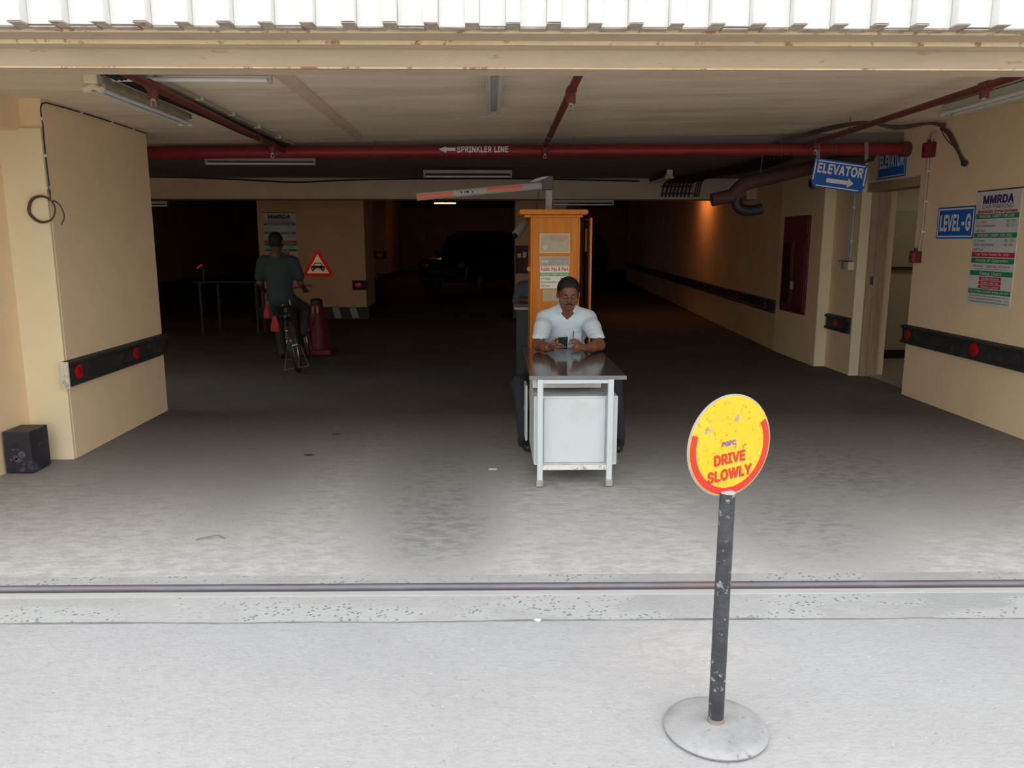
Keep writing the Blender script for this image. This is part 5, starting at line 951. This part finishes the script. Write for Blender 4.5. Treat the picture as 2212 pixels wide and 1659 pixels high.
h = SDF(HC - .16, HC + .17, .004); h.frame(HC, HR); h.ell((0, .018, .040), (.092, .106, .100), 0).ell((0, .05, -.01), (.078, .065, .075), .02).cut(hairline); h.mesh('hair', HAIR, man, 2)
hw = lambda p: tuple(HC + HR @ np.array(p))
for e in (-1, 1):
    MB().sweep([hw((e * x, y, z)) for x, y, z in ((.014, -.092, .022), (.026, -.0935, .028), (.040, -.086, .029), (.052, -.072, .022))], [.0026, .0036, .0034, .0016], 8).build('eyebrow', HAIR, man, smooth=True)
    MB().sweep([hw((e * x, y, z)) for x, y, z in ((.018, -.0865, -.002), (.026, -.0905, -.0065), (.036, -.0900, -.0065), (.047, -.0825, -.001))], [.001, .0017, .0018, .001], 6).build('eyelash', HAIR, man, smooth=True)
    MB().sweep([hw((e * x, y, z)) for x, y, z in ((.001, -.1015, -.0455), (.012, -.1015, -.0470), (.023, -.0970, -.0515), (.031, -.0885, -.0600))], [.0050, .0060, .0050, .0022], 8).build('moustache', HAIR, man, smooth=True)
    MB().ball(hw((e * .0085, -.1065, -.0325)), (.0032, .0025, .0022), 8).build('nostril', HAIR, man, smooth=True)
MB().sweep([hw(p) for p in ((-.022, -.0935, -.0665), (-.008, -.0985, -.0668), (.008, -.0985, -.0668), (.022, -.0935, -.0665))], [.0008, .0016, .0016, .0008], 6).build('mouth_line', M('mouth_shadow_skin', (.06, .022, .018), .6, var=0), man, smooth=True)
MB().sweep([hw(p) for p in ((-.020, -.0925, -.0725), (-.007, -.0968, -.0735), (.007, -.0968, -.0735), (.020, -.0925, -.0725))], [.0025, .0052, .0052, .0025], 8).build('lower_lip', LIP, man, smooth=True)
# shirt: solid cloth shell over the chest with short sleeves and an open neck
s = SDF((.28, 6.03, .60), (.96, 6.82, 1.14), .0055)
s.ell((.622, 6.52, .90), (.185, .125, .19), .04).ell((.622, 6.63, .70), (.185, .150, .20), .06).cap((.452, 6.455, .985), (.792, 6.455, .985), .068, .068, .05)
s.cap((.58, 6.45, 1.04), (.665, 6.45, 1.04), .056, .056, .04)
for e in (-1, 1): s.cap((.622 + e * .055, 6.45, 1.075), (.622 + e * .17, 6.455, 1.005), .036, .052, .03)
for e, x0, x1 in ((-1, .438, .392), (1, .806, .852)):
    s.cap((x0, 6.45, .985), (x0 + e * .018, 6.36, .925), .064, .068, .035).cap((x0 + e * .018, 6.36, .925), (x1, 6.265, .845), .069, .064, .02)
s.cut(lambda q: np.where((np.abs(q[..., 0] - .622) > .155) & (q[..., 1] < 6.42), .852 - .35 * (q[..., 1] - 6.22) * 0 - .28 * np.abs(np.abs(q[..., 0] - .622) - .30) * 0 - (q[..., 2] + .55 * (6.30 - q[..., 1]) * 0), -1.0))
s.cap((.622, 6.42, 1.17), (.623, 6.41, 1.08), .062, .054, 0, 'sub').cap((.623, 6.390, 1.085), (.623, 6.380, .972), .043, .004, .002, 'sub')
rng_ = np.random.default_rng(3)
def folds(P):                                            # soft creases: across the sleeves, down the chest
    ax = np.abs(P[:, 0] - .622); arm = np.clip((ax - .14) / .05, 0, 1)
    a = np.sin(70 * (P[:, 2] + .9 * P[:, 1]) + 9 * np.sin(14 * P[:, 0]) + 4 * np.sin(23 * P[:, 1])) * np.clip(np.sin(17 * P[:, 2] + 21 * ax + 2), 0, 1)
    c = np.sin(62 * P[:, 0] + 7 * np.sin(11 * P[:, 2]) + 12 * P[:, 2] * (P[:, 0] - .622)) * np.clip(np.sin(13 * P[:, 2] + 8 * P[:, 0]) + .3, 0, 1)
    return .0036 * a * arm + .0030 * c * (1 - arm)
shirt = s.mesh('shirt', SHIRT, man, 2, folds)
for e in (-1, 1):                                        # collar flaps draped on the chest, a stand round the neck
    g = {}; K = 6; v = []
    A, B_, D, E_ = (.058, 6.395, 1.112), (.086, 6.420, 1.098), (.040, 6.372, 1.052), (.084, 6.370, 1.034)
    for a in range(K + 1):
        for b_ in range(K + 1):
            u_, w_ = a / K, b_ / K
            p = [(1 - u_) * ((1 - w_) * A[q] + w_ * B_[q]) + u_ * ((1 - w_) * D[q] + w_ * E_[q]) for q in range(3)]
            x_ = .623 + e * p[0]; v.append((x_, min(p[1], s.front(x_, p[2]) - .002) - .009, p[2]))
    n = len(v); v += [(a, c + .006, d) for a, c, d in v]
    f = [(a * (K + 1) + b_, a * (K + 1) + b_ + 1, (a + 1) * (K + 1) + b_ + 1, (a + 1) * (K + 1) + b_) for a in range(K) for b_ in range(K)]
    rim = [b_ for b_ in range(K)] + [a * (K + 1) + K for a in range(K)] + [K * (K + 1) + b_ for b_ in range(K, 0, -1)] + [a * (K + 1) for a in range(K, 0, -1)]
    f += [tuple(i + n for i in q[::-1]) for q in f] + [(rim[i], rim[(i + 1) % len(rim)], rim[(i + 1) % len(rim)] + n, rim[i] + n) for i in range(len(rim))]
    MB().add(v, f).build('collar', COLLAR, man, smooth=True)
MB().sweep(smoothpath([(.623 + x_, y_, z_) for x_, y_, z_ in ((-.048, 6.378, 1.085), (-.064, 6.405, 1.108), (-.066, 6.445, 1.122), (-.045, 6.49, 1.128), (0, 6.508, 1.13), (.045, 6.49, 1.128), (.066, 6.445, 1.122), (.064, 6.405, 1.108), (.048, 6.378, 1.085))], 4), .011, 10).build('collar_stand', COLLAR, man, smooth=True)
cable('placket_seam', M('shirt_seam', (.30, .37, .40), .9, var=0), [(.607, 6.52 - .125 * math.sqrt(1 - ((z - .90) / .19) ** 2) - .0005, z) for z in (.985, .95, .91, .87, .83, .79)], .0016, man)
for z in (.955, .905, .855): 
    y = 6.52 - .125 * math.sqrt(max(0, 1 - ((z - .90) / .19) ** 2)) - .006
    MB().ball((.624, y - .0, z), (.0055, .003, .0055), 10).build('button', BUTTON, man, smooth=True)
bx('shirt_pocket', SHIRT, man, .672, .742, 6.385, 6.43, .80, .885, bevel=.004); bx('pocket_hem', M('shirt_shadow_cloth', (.36, .48, .55), .9, var=.05), man, .671, .743, 6.383, 6.386, .878, .887)
MB().sweep([(.676, 6.380, .895), (.676, 6.379, .845)], .003, 8).build('pen', DKMET, man, smooth=True)
for c, rd_ in (((.458, 6.036, .804), .028), ((.452, 6.045, .804), .029)): MB().torus(c, rd_, .0025, 24, 6, Matrix.Rotation(-R(62), 4, 'Z') @ Matrix.Rotation(pi / 2, 4, 'Y')).build('bracelet', M('red_thread', (.35, .05, .04), .7) if 'red_thread' not in bpy.data.materials else CHROME, man, smooth=True)
MB().torus((.512, 5.944, .822), .0102, .0022, 18, 6, Matrix.Rotation(pi / 2, 4, 'Y')).build('finger_ring', GOLD, man, smooth=True)
# trousers and shoes
s = SDF((.14, 5.98, .03), (1.12, 6.98, .72), .008)
s.ell((.622, 6.74, .56), (.19, .16, .14), .04)
for hx, kn, an in ((.53, (.232, 6.19, .50), (.262, 6.08, .10)), (.715, (.985, 6.17, .50), (1.012, 6.04, .10))):
    s.cap((hx, 6.72, .50), kn, .092, .066, .03).cap(kn, an, .064, .050, .02)
s.mesh('trousers', TROUS, man, 2)
for x, y, a in ((.252, 6.04, -.12), (1.018, 6.0, .12)):
    s = SDF((x - .09, y - .17, -.005), (x + .09, y + .14, .14), .006)
    s.ell((x - a * .3, y - .05, .035), (.046, .085, .045), .02).ell((x, y + .05, .05), (.042, .06, .055), .03).cut(lambda q: .004 - q[..., 2]); s.mesh('shoe', SHOE, man, 1)
ph = thing('phone', 'dark smartphone held in both hands of the man at the desk', 'phone', (.548, 5.944, .852), (R(-45), 0, 0)); 
ph.rotation_euler = (R(45), R(-3), 0); MW[ph.name] = Matrix.Translation((.548, 5.944, .852)) @ Euler((R(45), R(-3), 0)).to_matrix().to_4x4()
MB().box(-.036, .036, -.0045, .0035, -.074, .074).build('case', PHONE, ph, True, bevel=.004); MB().box(-.032, .032, .0036, .0046, -.070, .070).build('screen', SCREEN, ph, True)
cb = MB().box(.006, .030, -.0062, -.0046, .052, .068).build('camera_island', DKMET, ph, True, bevel=.001)
for dx in (.012, .024): MB().lathe([(.004, 0), (.004, .001)], 12, Matrix.Translation((dx, -.0072, .060)) @ Matrix.Rotation(pi / 2, 4, 'X')).build('camera_lens', LAMPG, cb, True)
def stool(label, x, y, z):
    t = thing('stool', label, 'stool', (x, y, 0))
    bx('seat', GREYM, t, x - .16, x + .16, y - .16, y + .16, z - .03, z, bevel=.01)
    for a in (-1, 1):
        for c in (-1, 1): bx('leg', DKMET, t, x + a * .13 - .012, x + a * .13 + .012, y + c * .13 - .012, y + c * .13 + .012, 0, z - .03)
stool('low stool under the man at the white steel desk', .622, 6.80, .40)

# ---- seated guard in the dark behind the booth
gd = thing('person', 'person in a dull blue shirt sitting in the dark behind the booth', 'person', (.50, 8.75, 0))
s = SDF((.10, 8.45, .38), (.95, 9.05, 1.50), .010); s.frame((.49, 8.68, 1.335), rotx(R(8))); head(s, True); s.frame()
for sx_ in (.30, .68): s.cap((sx_, 8.74, 1.10), (sx_ + (.03 if sx_ < .5 else -.03), 8.70, .98), .045, .04, .02).cap((sx_, 8.70, .98), (.42 if sx_ < .5 else .58, 8.52, .985), .038, .03, .02)
s.ell((.49, 8.76, 1.0), (.12, .08, .2), .03); s.mesh('body', SKIND, gd, 1)
s = SDF((.18, 8.5, .50), (.82, 9.0, 1.22), .010); s.ell((.49, 8.76, .95), (.17, .12, .24), .04).cap((.35, 8.75, 1.12), (.63, 8.75, 1.12), .065, .065, .05).ell((.49, 8.77, .72), (.17, .14, .18), .05)
for sx_ in (.30, .68): s.cap((sx_ + (.04 if sx_ < .5 else -.04), 8.74, 1.10), (sx_, 8.71, .97), .070, .064, .02)
s.mesh('shirt', SHIRT3, gd, 1)
s = SDF((.48 - .17, 8.55, 1.18), (.66, 8.87, 1.54), .008); s.frame((.49, 8.68, 1.335), rotx(R(8))); s.ell((0, .018, .040), (.086, .102, .096), 0).cut(hairline); s.mesh('hair', HAIR, gd, 1)
s = SDF((.2, 8.4, .02), (.8, 9.0, .70), .012); s.ell((.49, 8.78, .56), (.17, .14, .11), .03)
for sx_ in (.40, .58): s.cap((sx_, 8.75, .54), (sx_, 8.50, .50), .08, .065, .02).cap((sx_, 8.50, .50), (sx_, 8.48, .06), .06, .05, .02)
s.mesh('trousers', TROUS, gd, 1); stool('plain stool under the person sitting behind the booth', .49, 8.80, .46)

# ------------------------------------------------------------------ bicycle and rider
bk_loc = (-2.40, 9.80, 0); bk_rot = (-R(9), 0, pi / 2 + R(7))
t = thing('bicycle', 'old black roadster bicycle ridden into the garage', 'bicycle', bk_loc, bk_rot)
def wheel(x):
    wm = Matrix.Rotation(pi / 2, 4, 'X')
    tt = MB().torus((x, 0, .345), .325, .020, 40, 8, wm).build('tyre', TYRE, t, True, smooth=True); MB().torus((x, 0, .345), .300, .009, 36, 6, wm).build('wheel_rim', CHROME, tt, True, smooth=True)
    sp_ = MB()
    for i in range(18): a = 2 * pi * i / 18; sp_.sweep([(x, .015 * (-1) ** i, .345), (x + .295 * cos(a), 0, .345 + .295 * sin(a))], .0018, 4)
    so = sp_.build('spoke', CHROME, tt, True); so['kind'] = 'stuff'
    MB().sweep([(x, -.05, .345), (x, .05, .345)], .022, 12).build('hub', CHROME, tt, True, smooth=True)
wheel(0); wheel(1.12)
fr = MB()
for p, q, r in (((.47,0,.30),(.27,0,.86),.015),((.29,0,.80),(.90,0,.84),.014),((.47,0,.30),(.90,0,.74),.016),((.90,0,.88),(.95,0,.68),.019)): fr.sweep([p, q], r, 10)
for e in (-.055, .055):
    fr.sweep([(.47, e * .5, .30), (0, e, .345)], .010, 8).sweep([(.29, e * .4, .80), (0, e, .345)], .009, 8); fr.sweep(smoothpath([(.95, e * .7, .70), (1.04, e, .50), (1.12, e, .345)], 4), .011, 8)
fr.build('frame', DKMET, t, True, smooth=True)
for x in (0, 1.12):
    m_ = MB(); a0, a1 = (R(-12), R(165)) if x == 0 else (R(20), R(150)); k = 16; v = []
    for i in range(k + 1):
        a = a0 + (a1 - a0) * i / k if x else R(195) - (R(195) - R(40)) * i / k
        for yy, rr in ((-.03, .352), (0, .368), (.03, .352)): v.append((x + rr * cos(a), yy, .345 + rr * sin(a)))
    m_.add(v, [(i * 3 + j, i * 3 + j + 1, i * 3 + j + 4, i * 3 + j + 3) for i in range(k) for j in (0, 1)]); mg = m_.build('mudguard', DKMET, t, True, smooth=True)
    if x == 0:
        bx('white_patch', SWHITE, mg, -.345, -.335, -.028, .028, .37, .45, local=True); MB().ball((-.30, 0, .56), .018, 10).build('rear_reflector', CHROME, mg, True, smooth=True)
MB().sweep(smoothpath([(.27, 0, .86), (.27, 0, .90)]), .013, 8).ball((.24, 0, .925), (.13, .085, .032), 16).build('saddle', DKMET, t, True, smooth=True)
for e in (-.045, .045): MB().sweep([(.14, e, .90), (.13, e, .845), (.16, e, .84)], .008, 8).build('saddle_spring', CHROME, t, True, smooth=True)
MB().sweep([(.895, 0, .86), (.885, 0, 1.0)], .012, 8).sweep(smoothpath([(.62, -.27, .98), (.74, -.28, 1.0), (.90, -.18, 1.01), (.90, 0, 1.0), (.90, .18, 1.01), (.74, .28, 1.0), (.62, .27, .98)], 5), .011, 8).build('handlebar', CHROME, t, True, smooth=True)
MB().lathe([(.09, -.004), (.095, 0), (.09, .004)], 24, Matrix.Translation((.47, -.05, .30)) @ Matrix.Rotation(pi / 2, 4, 'X')).build('chainring', CHROME, t, True)
MB().sweep([(.47, -.08, .30), (.52, -.08, .46)], .010, 8).sweep([(.47, .08, .30), (.42, .08, .14)], .010, 8).build('crank', CHROME, t, True, smooth=True)
bx('pedal', DKMET, t, .47, .57, -.17, -.08, .45, .475, local=True); bx('pedal', DKMET, t, .37, .47, .08, .17, .125, .15, local=True)
bx('chain_guard', DKMET, t, -.02, .52, -.062, -.054, .26, .40, local=True)
MB().sweep([(0, -.075, .345), (-.14, -.15, .075)], .008, 8).sweep([(0, .075, .345), (-.14, .15, .075)], .008, 8).sweep([(-.14, -.155, .075), (-.14, .155, .075)], .011, 8).build('rear_stand', M('worn_stand_steel', (.10, .075, .055), .6, var=.2), t, True, smooth=True)
MB().box(-.22, .20, -.07, .07, .735, .745).build('carrier', DKMET, t, True); MB().sweep([(-.18, .06, .735), (0, .058, .37)], .006, 6).sweep([(-.18, -.06, .735), (0, -.058, .37)], .006, 6).build('carrier_stay', DKMET, t, True, smooth=True)
bm = MW[t.name]
def bag(label, p, wd, hh):
    o = MB(); rings = [(.35, 0), (.55, -.25), (.85, -.55), (1, -.85), (.9, -1)]
    n = 14; v = [(p[0] + wd * f * cos(2 * pi * j / n), p[1] + wd * .5 * f * sin(2 * pi * j / n), p[2] + hh * z) for f, z in rings for j in range(n)]
    o.add(v, [(i * n + j, (i + 1) * n + j, (i + 1) * n + (j + 1) % n, i * n + (j + 1) % n) for i in range(4) for j in range(n)] + [tuple(range(n)), tuple(range(5 * n - 1, 4 * n - 1, -1))])
    b_ = tag(o.build('bag', M('red_bag_cloth', (.36, .02, .016), .6, var=.15) if 'red_bag_cloth' not in bpy.data.materials else bpy.data.materials['red_bag_cloth'], None, smooth=True), label, 'bag')
    MB().torus((p[0], p[1], p[2] + .03), .035, .004, 16, 5, Matrix.Rotation(pi / 2, 4, 'X')).build('bag_handle', DKMET, b_, smooth=True)
bag('red bag hanging behind the bicycle saddle', (-2.655, 9.74, .71), .062, .19); bag('small red bag hanging at the left handlebar of the bicycle', (-2.90, 10.30, .80), .05, .17)

cy = thing('person', 'cyclist seen from behind in a grey teal shirt riding into the dark', 'person', (-2.6, 10.0, 0))
s = SDF((-3.08, 9.72, .78), (-2.2, 10.62, 1.80), .009); s.frame((-2.675, 10.06, 1.645), np.array([[-1, 0, 0], [0, -1, 0], [0, 0, 1]]) @ np.array(rotx(R(6)))); head(s, True); s.frame()
s.ell((-2.65, 10.03, 1.25), (.14, .09, .24), .04).cap((-2.82, 10.03, 1.42), (-2.49, 10.03, 1.42), .06, .06, .04)
for sh, el, wr, hn in (((-2.86, 10.03, 1.40), (-2.905, 10.06, 1.13), (-2.93, 10.28, 1.02), (-2.93, 10.37, 1.005)), ((-2.455, 10.03, 1.40), (-2.40, 10.08, 1.13), (-2.41, 10.34, 1.02), (-2.42, 10.42, 1.0))):
    s.cap(sh, el, .050, .040, .02).cap(el, wr, .038, .027, .015).cap(wr, hn, .028, .026, .01)
    for i in range(4): s.cap((hn[0] - .03 + i * .02, hn[1] + .02, hn[2] + .02), (hn[0] - .03 + i * .02, hn[1] + .045, hn[2] - .015), .010, .009, .004)
    s.cap(hn, (hn[0] + (.035 if sh[0] < -2.65 else -.035), hn[1] + .01, hn[2] - .02), .012, .009, .005)
s.mesh('body', SKIND, cy, 1)
s = SDF((-3.02, 9.78, .80), (-2.3, 10.25, 1.54), .009); s.ell((-2.65, 10.03, 1.22), (.175, .12, .27), .04).ell((-2.64, 9.99, .98), (.17, .135, .17), .06).cap((-2.82, 10.03, 1.41), (-2.49, 10.03, 1.41), .075, .075, .05).cap((-2.70, 10.04, 1.47), (-2.63, 10.04, 1.47), .06, .06, .03)
for x0, x1 in ((-2.855, -2.895), (-2.46, -2.41)): s.cap((x0, 10.03, 1.39), (x1, 10.05, 1.21), .068, .066, .03)
s.cap((-2.672, 10.05, 1.60), (-2.672, 10.05, 1.50), .056, .056, 0, 'sub'); s.mesh('shirt', SHIRT2, cy, 2)
s = SDF((-2.84, 9.88, 1.47), (-2.52, 10.25, 1.83), .007); s.frame((-2.675, 10.06, 1.645), np.array([[-1, 0, 0], [0, -1, 0], [0, 0, 1]]) @ np.array(rotx(R(6)))); s.ell((0, .018, .040), (.086, .103, .095), 0).ell((0, .05, -.015), (.074, .062, .07), .02).cut(hairline); s.mesh('hair', HAIR, cy, 2)
s = SDF((-2.98, 9.80, .15), (-2.25, 10.55, 1.02), .010); s.ell((-2.62, 10.02, .94), (.165, .14, .12), .04)
for hx, kn, an in ((-2.70, (-2.78, 10.36, .62), (-2.70, 10.18, .20)), (-2.54, (-2.44, 10.40, .78), (-2.43, 10.28, .44))): s.cap((hx, 10.05, .90), kn, .095, .068, .03).cap(kn, an, .064, .050, .02)
s.mesh('trousers', TROUS2, cy, 1)
for p in ((-2.70, 10.24, .155), (-2.44, 10.34, .43)): MB().ball((p[0], p[1], p[2]), (.045, .125, .045), 16).build('shoe', SHOE, cy, smooth=True)

cy.scale = (1, 1, .972)
# ------------------------------------------------------------------ cone, barrier table, box, car
t = thing('traffic_cone', 'large dull red traffic cone by the far pier', 'cone', (-2.50, 11.4, 0))
cm = Matrix.Translation((-2.50, 11.4, 0)) @ Matrix.Rotation(pi / 4, 4, 'Z')
MB().lathe([(.30, 0), (.305, .02), (.30, .085), (.22, .10)], 4, cm).build('base', CONE, t, bevel=.01); MB().lathe([(.205, .09), (.19, .13), (.085, .72)], 32, cm).build('cone_body', CONE, t, smooth=True)
MB().lathe([(.082, .715), (.088, .73), (.085, .78), (.06, .805), (.02, .808)], 24, cm).build('cone_cap', DKMET, t, smooth=True)
for dx in (-.035, .03): MB().box(dx - .012, dx + .012, -.105, -.088, .60, .70, Matrix.Translation((-2.50, 11.4, 0))).build('cone_label', M('pale_cone_label', (.55, .2, .2), .5) if 'pale_cone_label' not in bpy.data.materials else bpy.data.materials['pale_cone_label'], t)
t = thing('steel_table', 'thin legged steel table with a red reflector post in the dark at left', 'table', (-4.5, 14, 0))
DIM = M('dull_steel', (.028, .025, .022), .5, var=.15)
bx('tabletop', DIM, t, -5.13, -4.02, 13.8, 14.3, .905, .925)
for x, y in ((-5.02, 13.82), (-4.86, 14.25), (-4.06, 13.82), (-4.06, 14.25)): bx('leg', DIM, t, x - .02, x + .02, y - .02, y + .02, 0, .905)
MB().sweep([(-4.97, 13.9, .92), (-4.97, 13.9, 1.14)], .022, 10).build('post', DIM, t, smooth=True); MB().box(-.055, .055, -.02, .0, -.016, .016, Matrix.Translation((-5.02, 13.88, 1.185)) @ Matrix.Rotation(-R(32), 4, 'Y')).build('reflector', TRR, t)
t = thing('speaker_box', 'black wooden box with faded grey spots against the left pier', 'box', (-3.335, 5.57, 0))
bx('cabinet', BOXM, t, -3.428, -3.242, 5.46, 5.69, .004, .30, bevel=.003); MB().lathe([(.016, 0), (.016, .002)], 16, Matrix.Translation((-3.345, 5.459, .205)) @ Matrix.Rotation(pi / 2, 4, 'X')).build('hole', SKIRT, t)
for dx, dz, r in ((-.02, .172, .008), (.012, .172, .008), (.035, .135, .026), (-.012, .115, .018), (.005, .095, .02), (-.042, .098, .009)):
    MB().lathe([(r, 0), (r * .98, .0012)], 18, Matrix.Translation((-3.345 + dx, 5.4598, dz)) @ Matrix.Rotation(pi / 2, 4, 'X')).build('faded_spot', M('grey_spot', (.075, .078, .095), .6, var=.3, vs=40) if 'grey_spot' not in bpy.data.materials else bpy.data.materials['grey_spot'], t)

def make_car(label, loc, rz):
    t = thing('car', label, 'car', loc, (0, 0, rz))
    side = [(-2.1, .35), (-2.12, .75), (-2.0, .95), (-.95, 1.05), (2.0, 1.05), (2.08, .8), (2.08, .35)]
    m = Matrix(((1,0,0,0),(0,0,1,0),(0,1,0,0),(0,0,0,1)))
    MB().prism(side, (-.87, .87), m).build('body', CAR, t, True, bevel=.06)
    cab = [(-1.05, 1.03), (-.45, 1.62), (-.2, 1.70), (1.2, 1.70), (1.55, 1.6), (1.95, 1.03)]
    v = [(x, y * (1 - .22 * (z - 1.03) / .67), z) for y in (-.82, .82) for x, z in cab]; n = 6
    MB().add(v, [tuple(range(n)), tuple(range(2 * n - 1, n - 1, -1))] + [(i, n + i, n + (i + 1) % n, (i + 1) % n) for i in range(n)]).build('cabin', CAR, t, True, bevel=.04)
    MB().add([(-1.0, -.72, 1.10), (-1.0, .72, 1.10), (-.52, .60, 1.57), (-.52, -.60, 1.57)], [(0, 1, 2, 3)]).build('windscreen', GLASSD, t, True)
    for e in (-1, 1):
        MB().prism([(-.85, 1.10), (-.4, 1.56), (1.25, 1.58), (1.6, 1.10)], (e * .80, e * .835), m).build('side_window', GLASSD, t, True)
        MB().ball((-2.05, e * .62, .80), (.10, .17, .09), 14).build('headlamp', LAMPG, t, True, smooth=True); MB().ball((-.75, e * .98, 1.12), (.06, .11, .08), 12).build('mirror', CAR, t, True, smooth=True)
        for x in (-1.35, 1.35):
            wm = Matrix.Translation((x, e * .78, .33)) @ Matrix.Rotation(pi / 2, 4, 'X')
            o = MB().lathe([(.20, -.10), (.31, -.10), (.33, -.07), (.33, .07), (.31, .10), (.20, .10)], 28, wm).build('wheel', TYRE, t, True, smooth=True); MB().lathe([(.19, -.105), (.19, .105)], 18, wm).build('hubcap', CHROME, o, True, smooth=True)
    MB().box(-2.14, -2.10, -.45, .45, .55, .68).build('grille', DKMET, t, True); MB().box(-2.16, -2.02, -.85, .85, .38, .50).build('bumper', DKMET, t, True, bevel=.03)
    return t
cr = make_car('dark car parked in the middle of the unlit back garage', (-.45, 25.5, 0), R(62)); cr.scale = (1, 1, 1.12)
copy_tree(cr, label='second dark car parked far back at the right').location = (4.0, 37, 0)

# ------------------------------------------------------------------ litter on the ground
tag(cable('twig', TWIG, [(-1.63, 4.16, .0), (-1.57, 4.185, .006), (-1.53, 4.20, .008), (-1.50, 4.19, .004), (-1.475, 4.175, 0)], .0028), 'bent dry twig on the garage floor left of the desk', 'twig')
tag(MB().prism([(0, 0), (.018, -.006), (.027, .004), (.024, .01), (.008, .013), (-.004, .007)], (.001, .004), Matrix.Translation((.185, 3.165, 0))).build('paper_scrap', PAPER), 'white paper scrap on the joint left of the sign post', 'paper')
tag(MB().prism([(-.035, 0), (0, -.012), (.035, .0), (.01, .014), (-.015, .012)], (-.004, 0), Matrix.Translation((-1.319, 6.565, 0))).build('dark_leaf', SKIRT), 'dark dried leaf on the floor, farther of two', 'leaf')
tag(MB().prism([(-.04, 0), (0, -.014), (.04, .0), (.01, .016), (-.02, .012)], (-.004, 0), Matrix.Translation((-1.402, 5.90, 0))).build('dark_leaf', SKIRT), 'dark dried leaf on the floor, nearer of two', 'leaf')
tag(cable('straw', PAPER, [(-.02, 5.48, -.002), (.01, 5.478, -.001), (.04, 5.477, -.002)], .003), 'white straw on the floor left of the desk', 'straw')
for i, (x, y) in enumerate(((-.83, 2.18), (-.92, 2.13), (-.55, 2.21))):
    q = [(x + rnd.uniform(.6, 1) * .022 * cos(k * 2 * pi / 7), y + rnd.uniform(.6, 1) * .012 * sin(k * 2 * pi / 7)) for k in range(7)]
    tag(MB().prism(q, (.0005, .002)).build('white_splash', PAPER), ['white splash on the pavement, middle of the three at left', 'white splash on the pavement, leftmost of the three', 'white splash on the pavement, rightmost of the three'][i], 'splash')
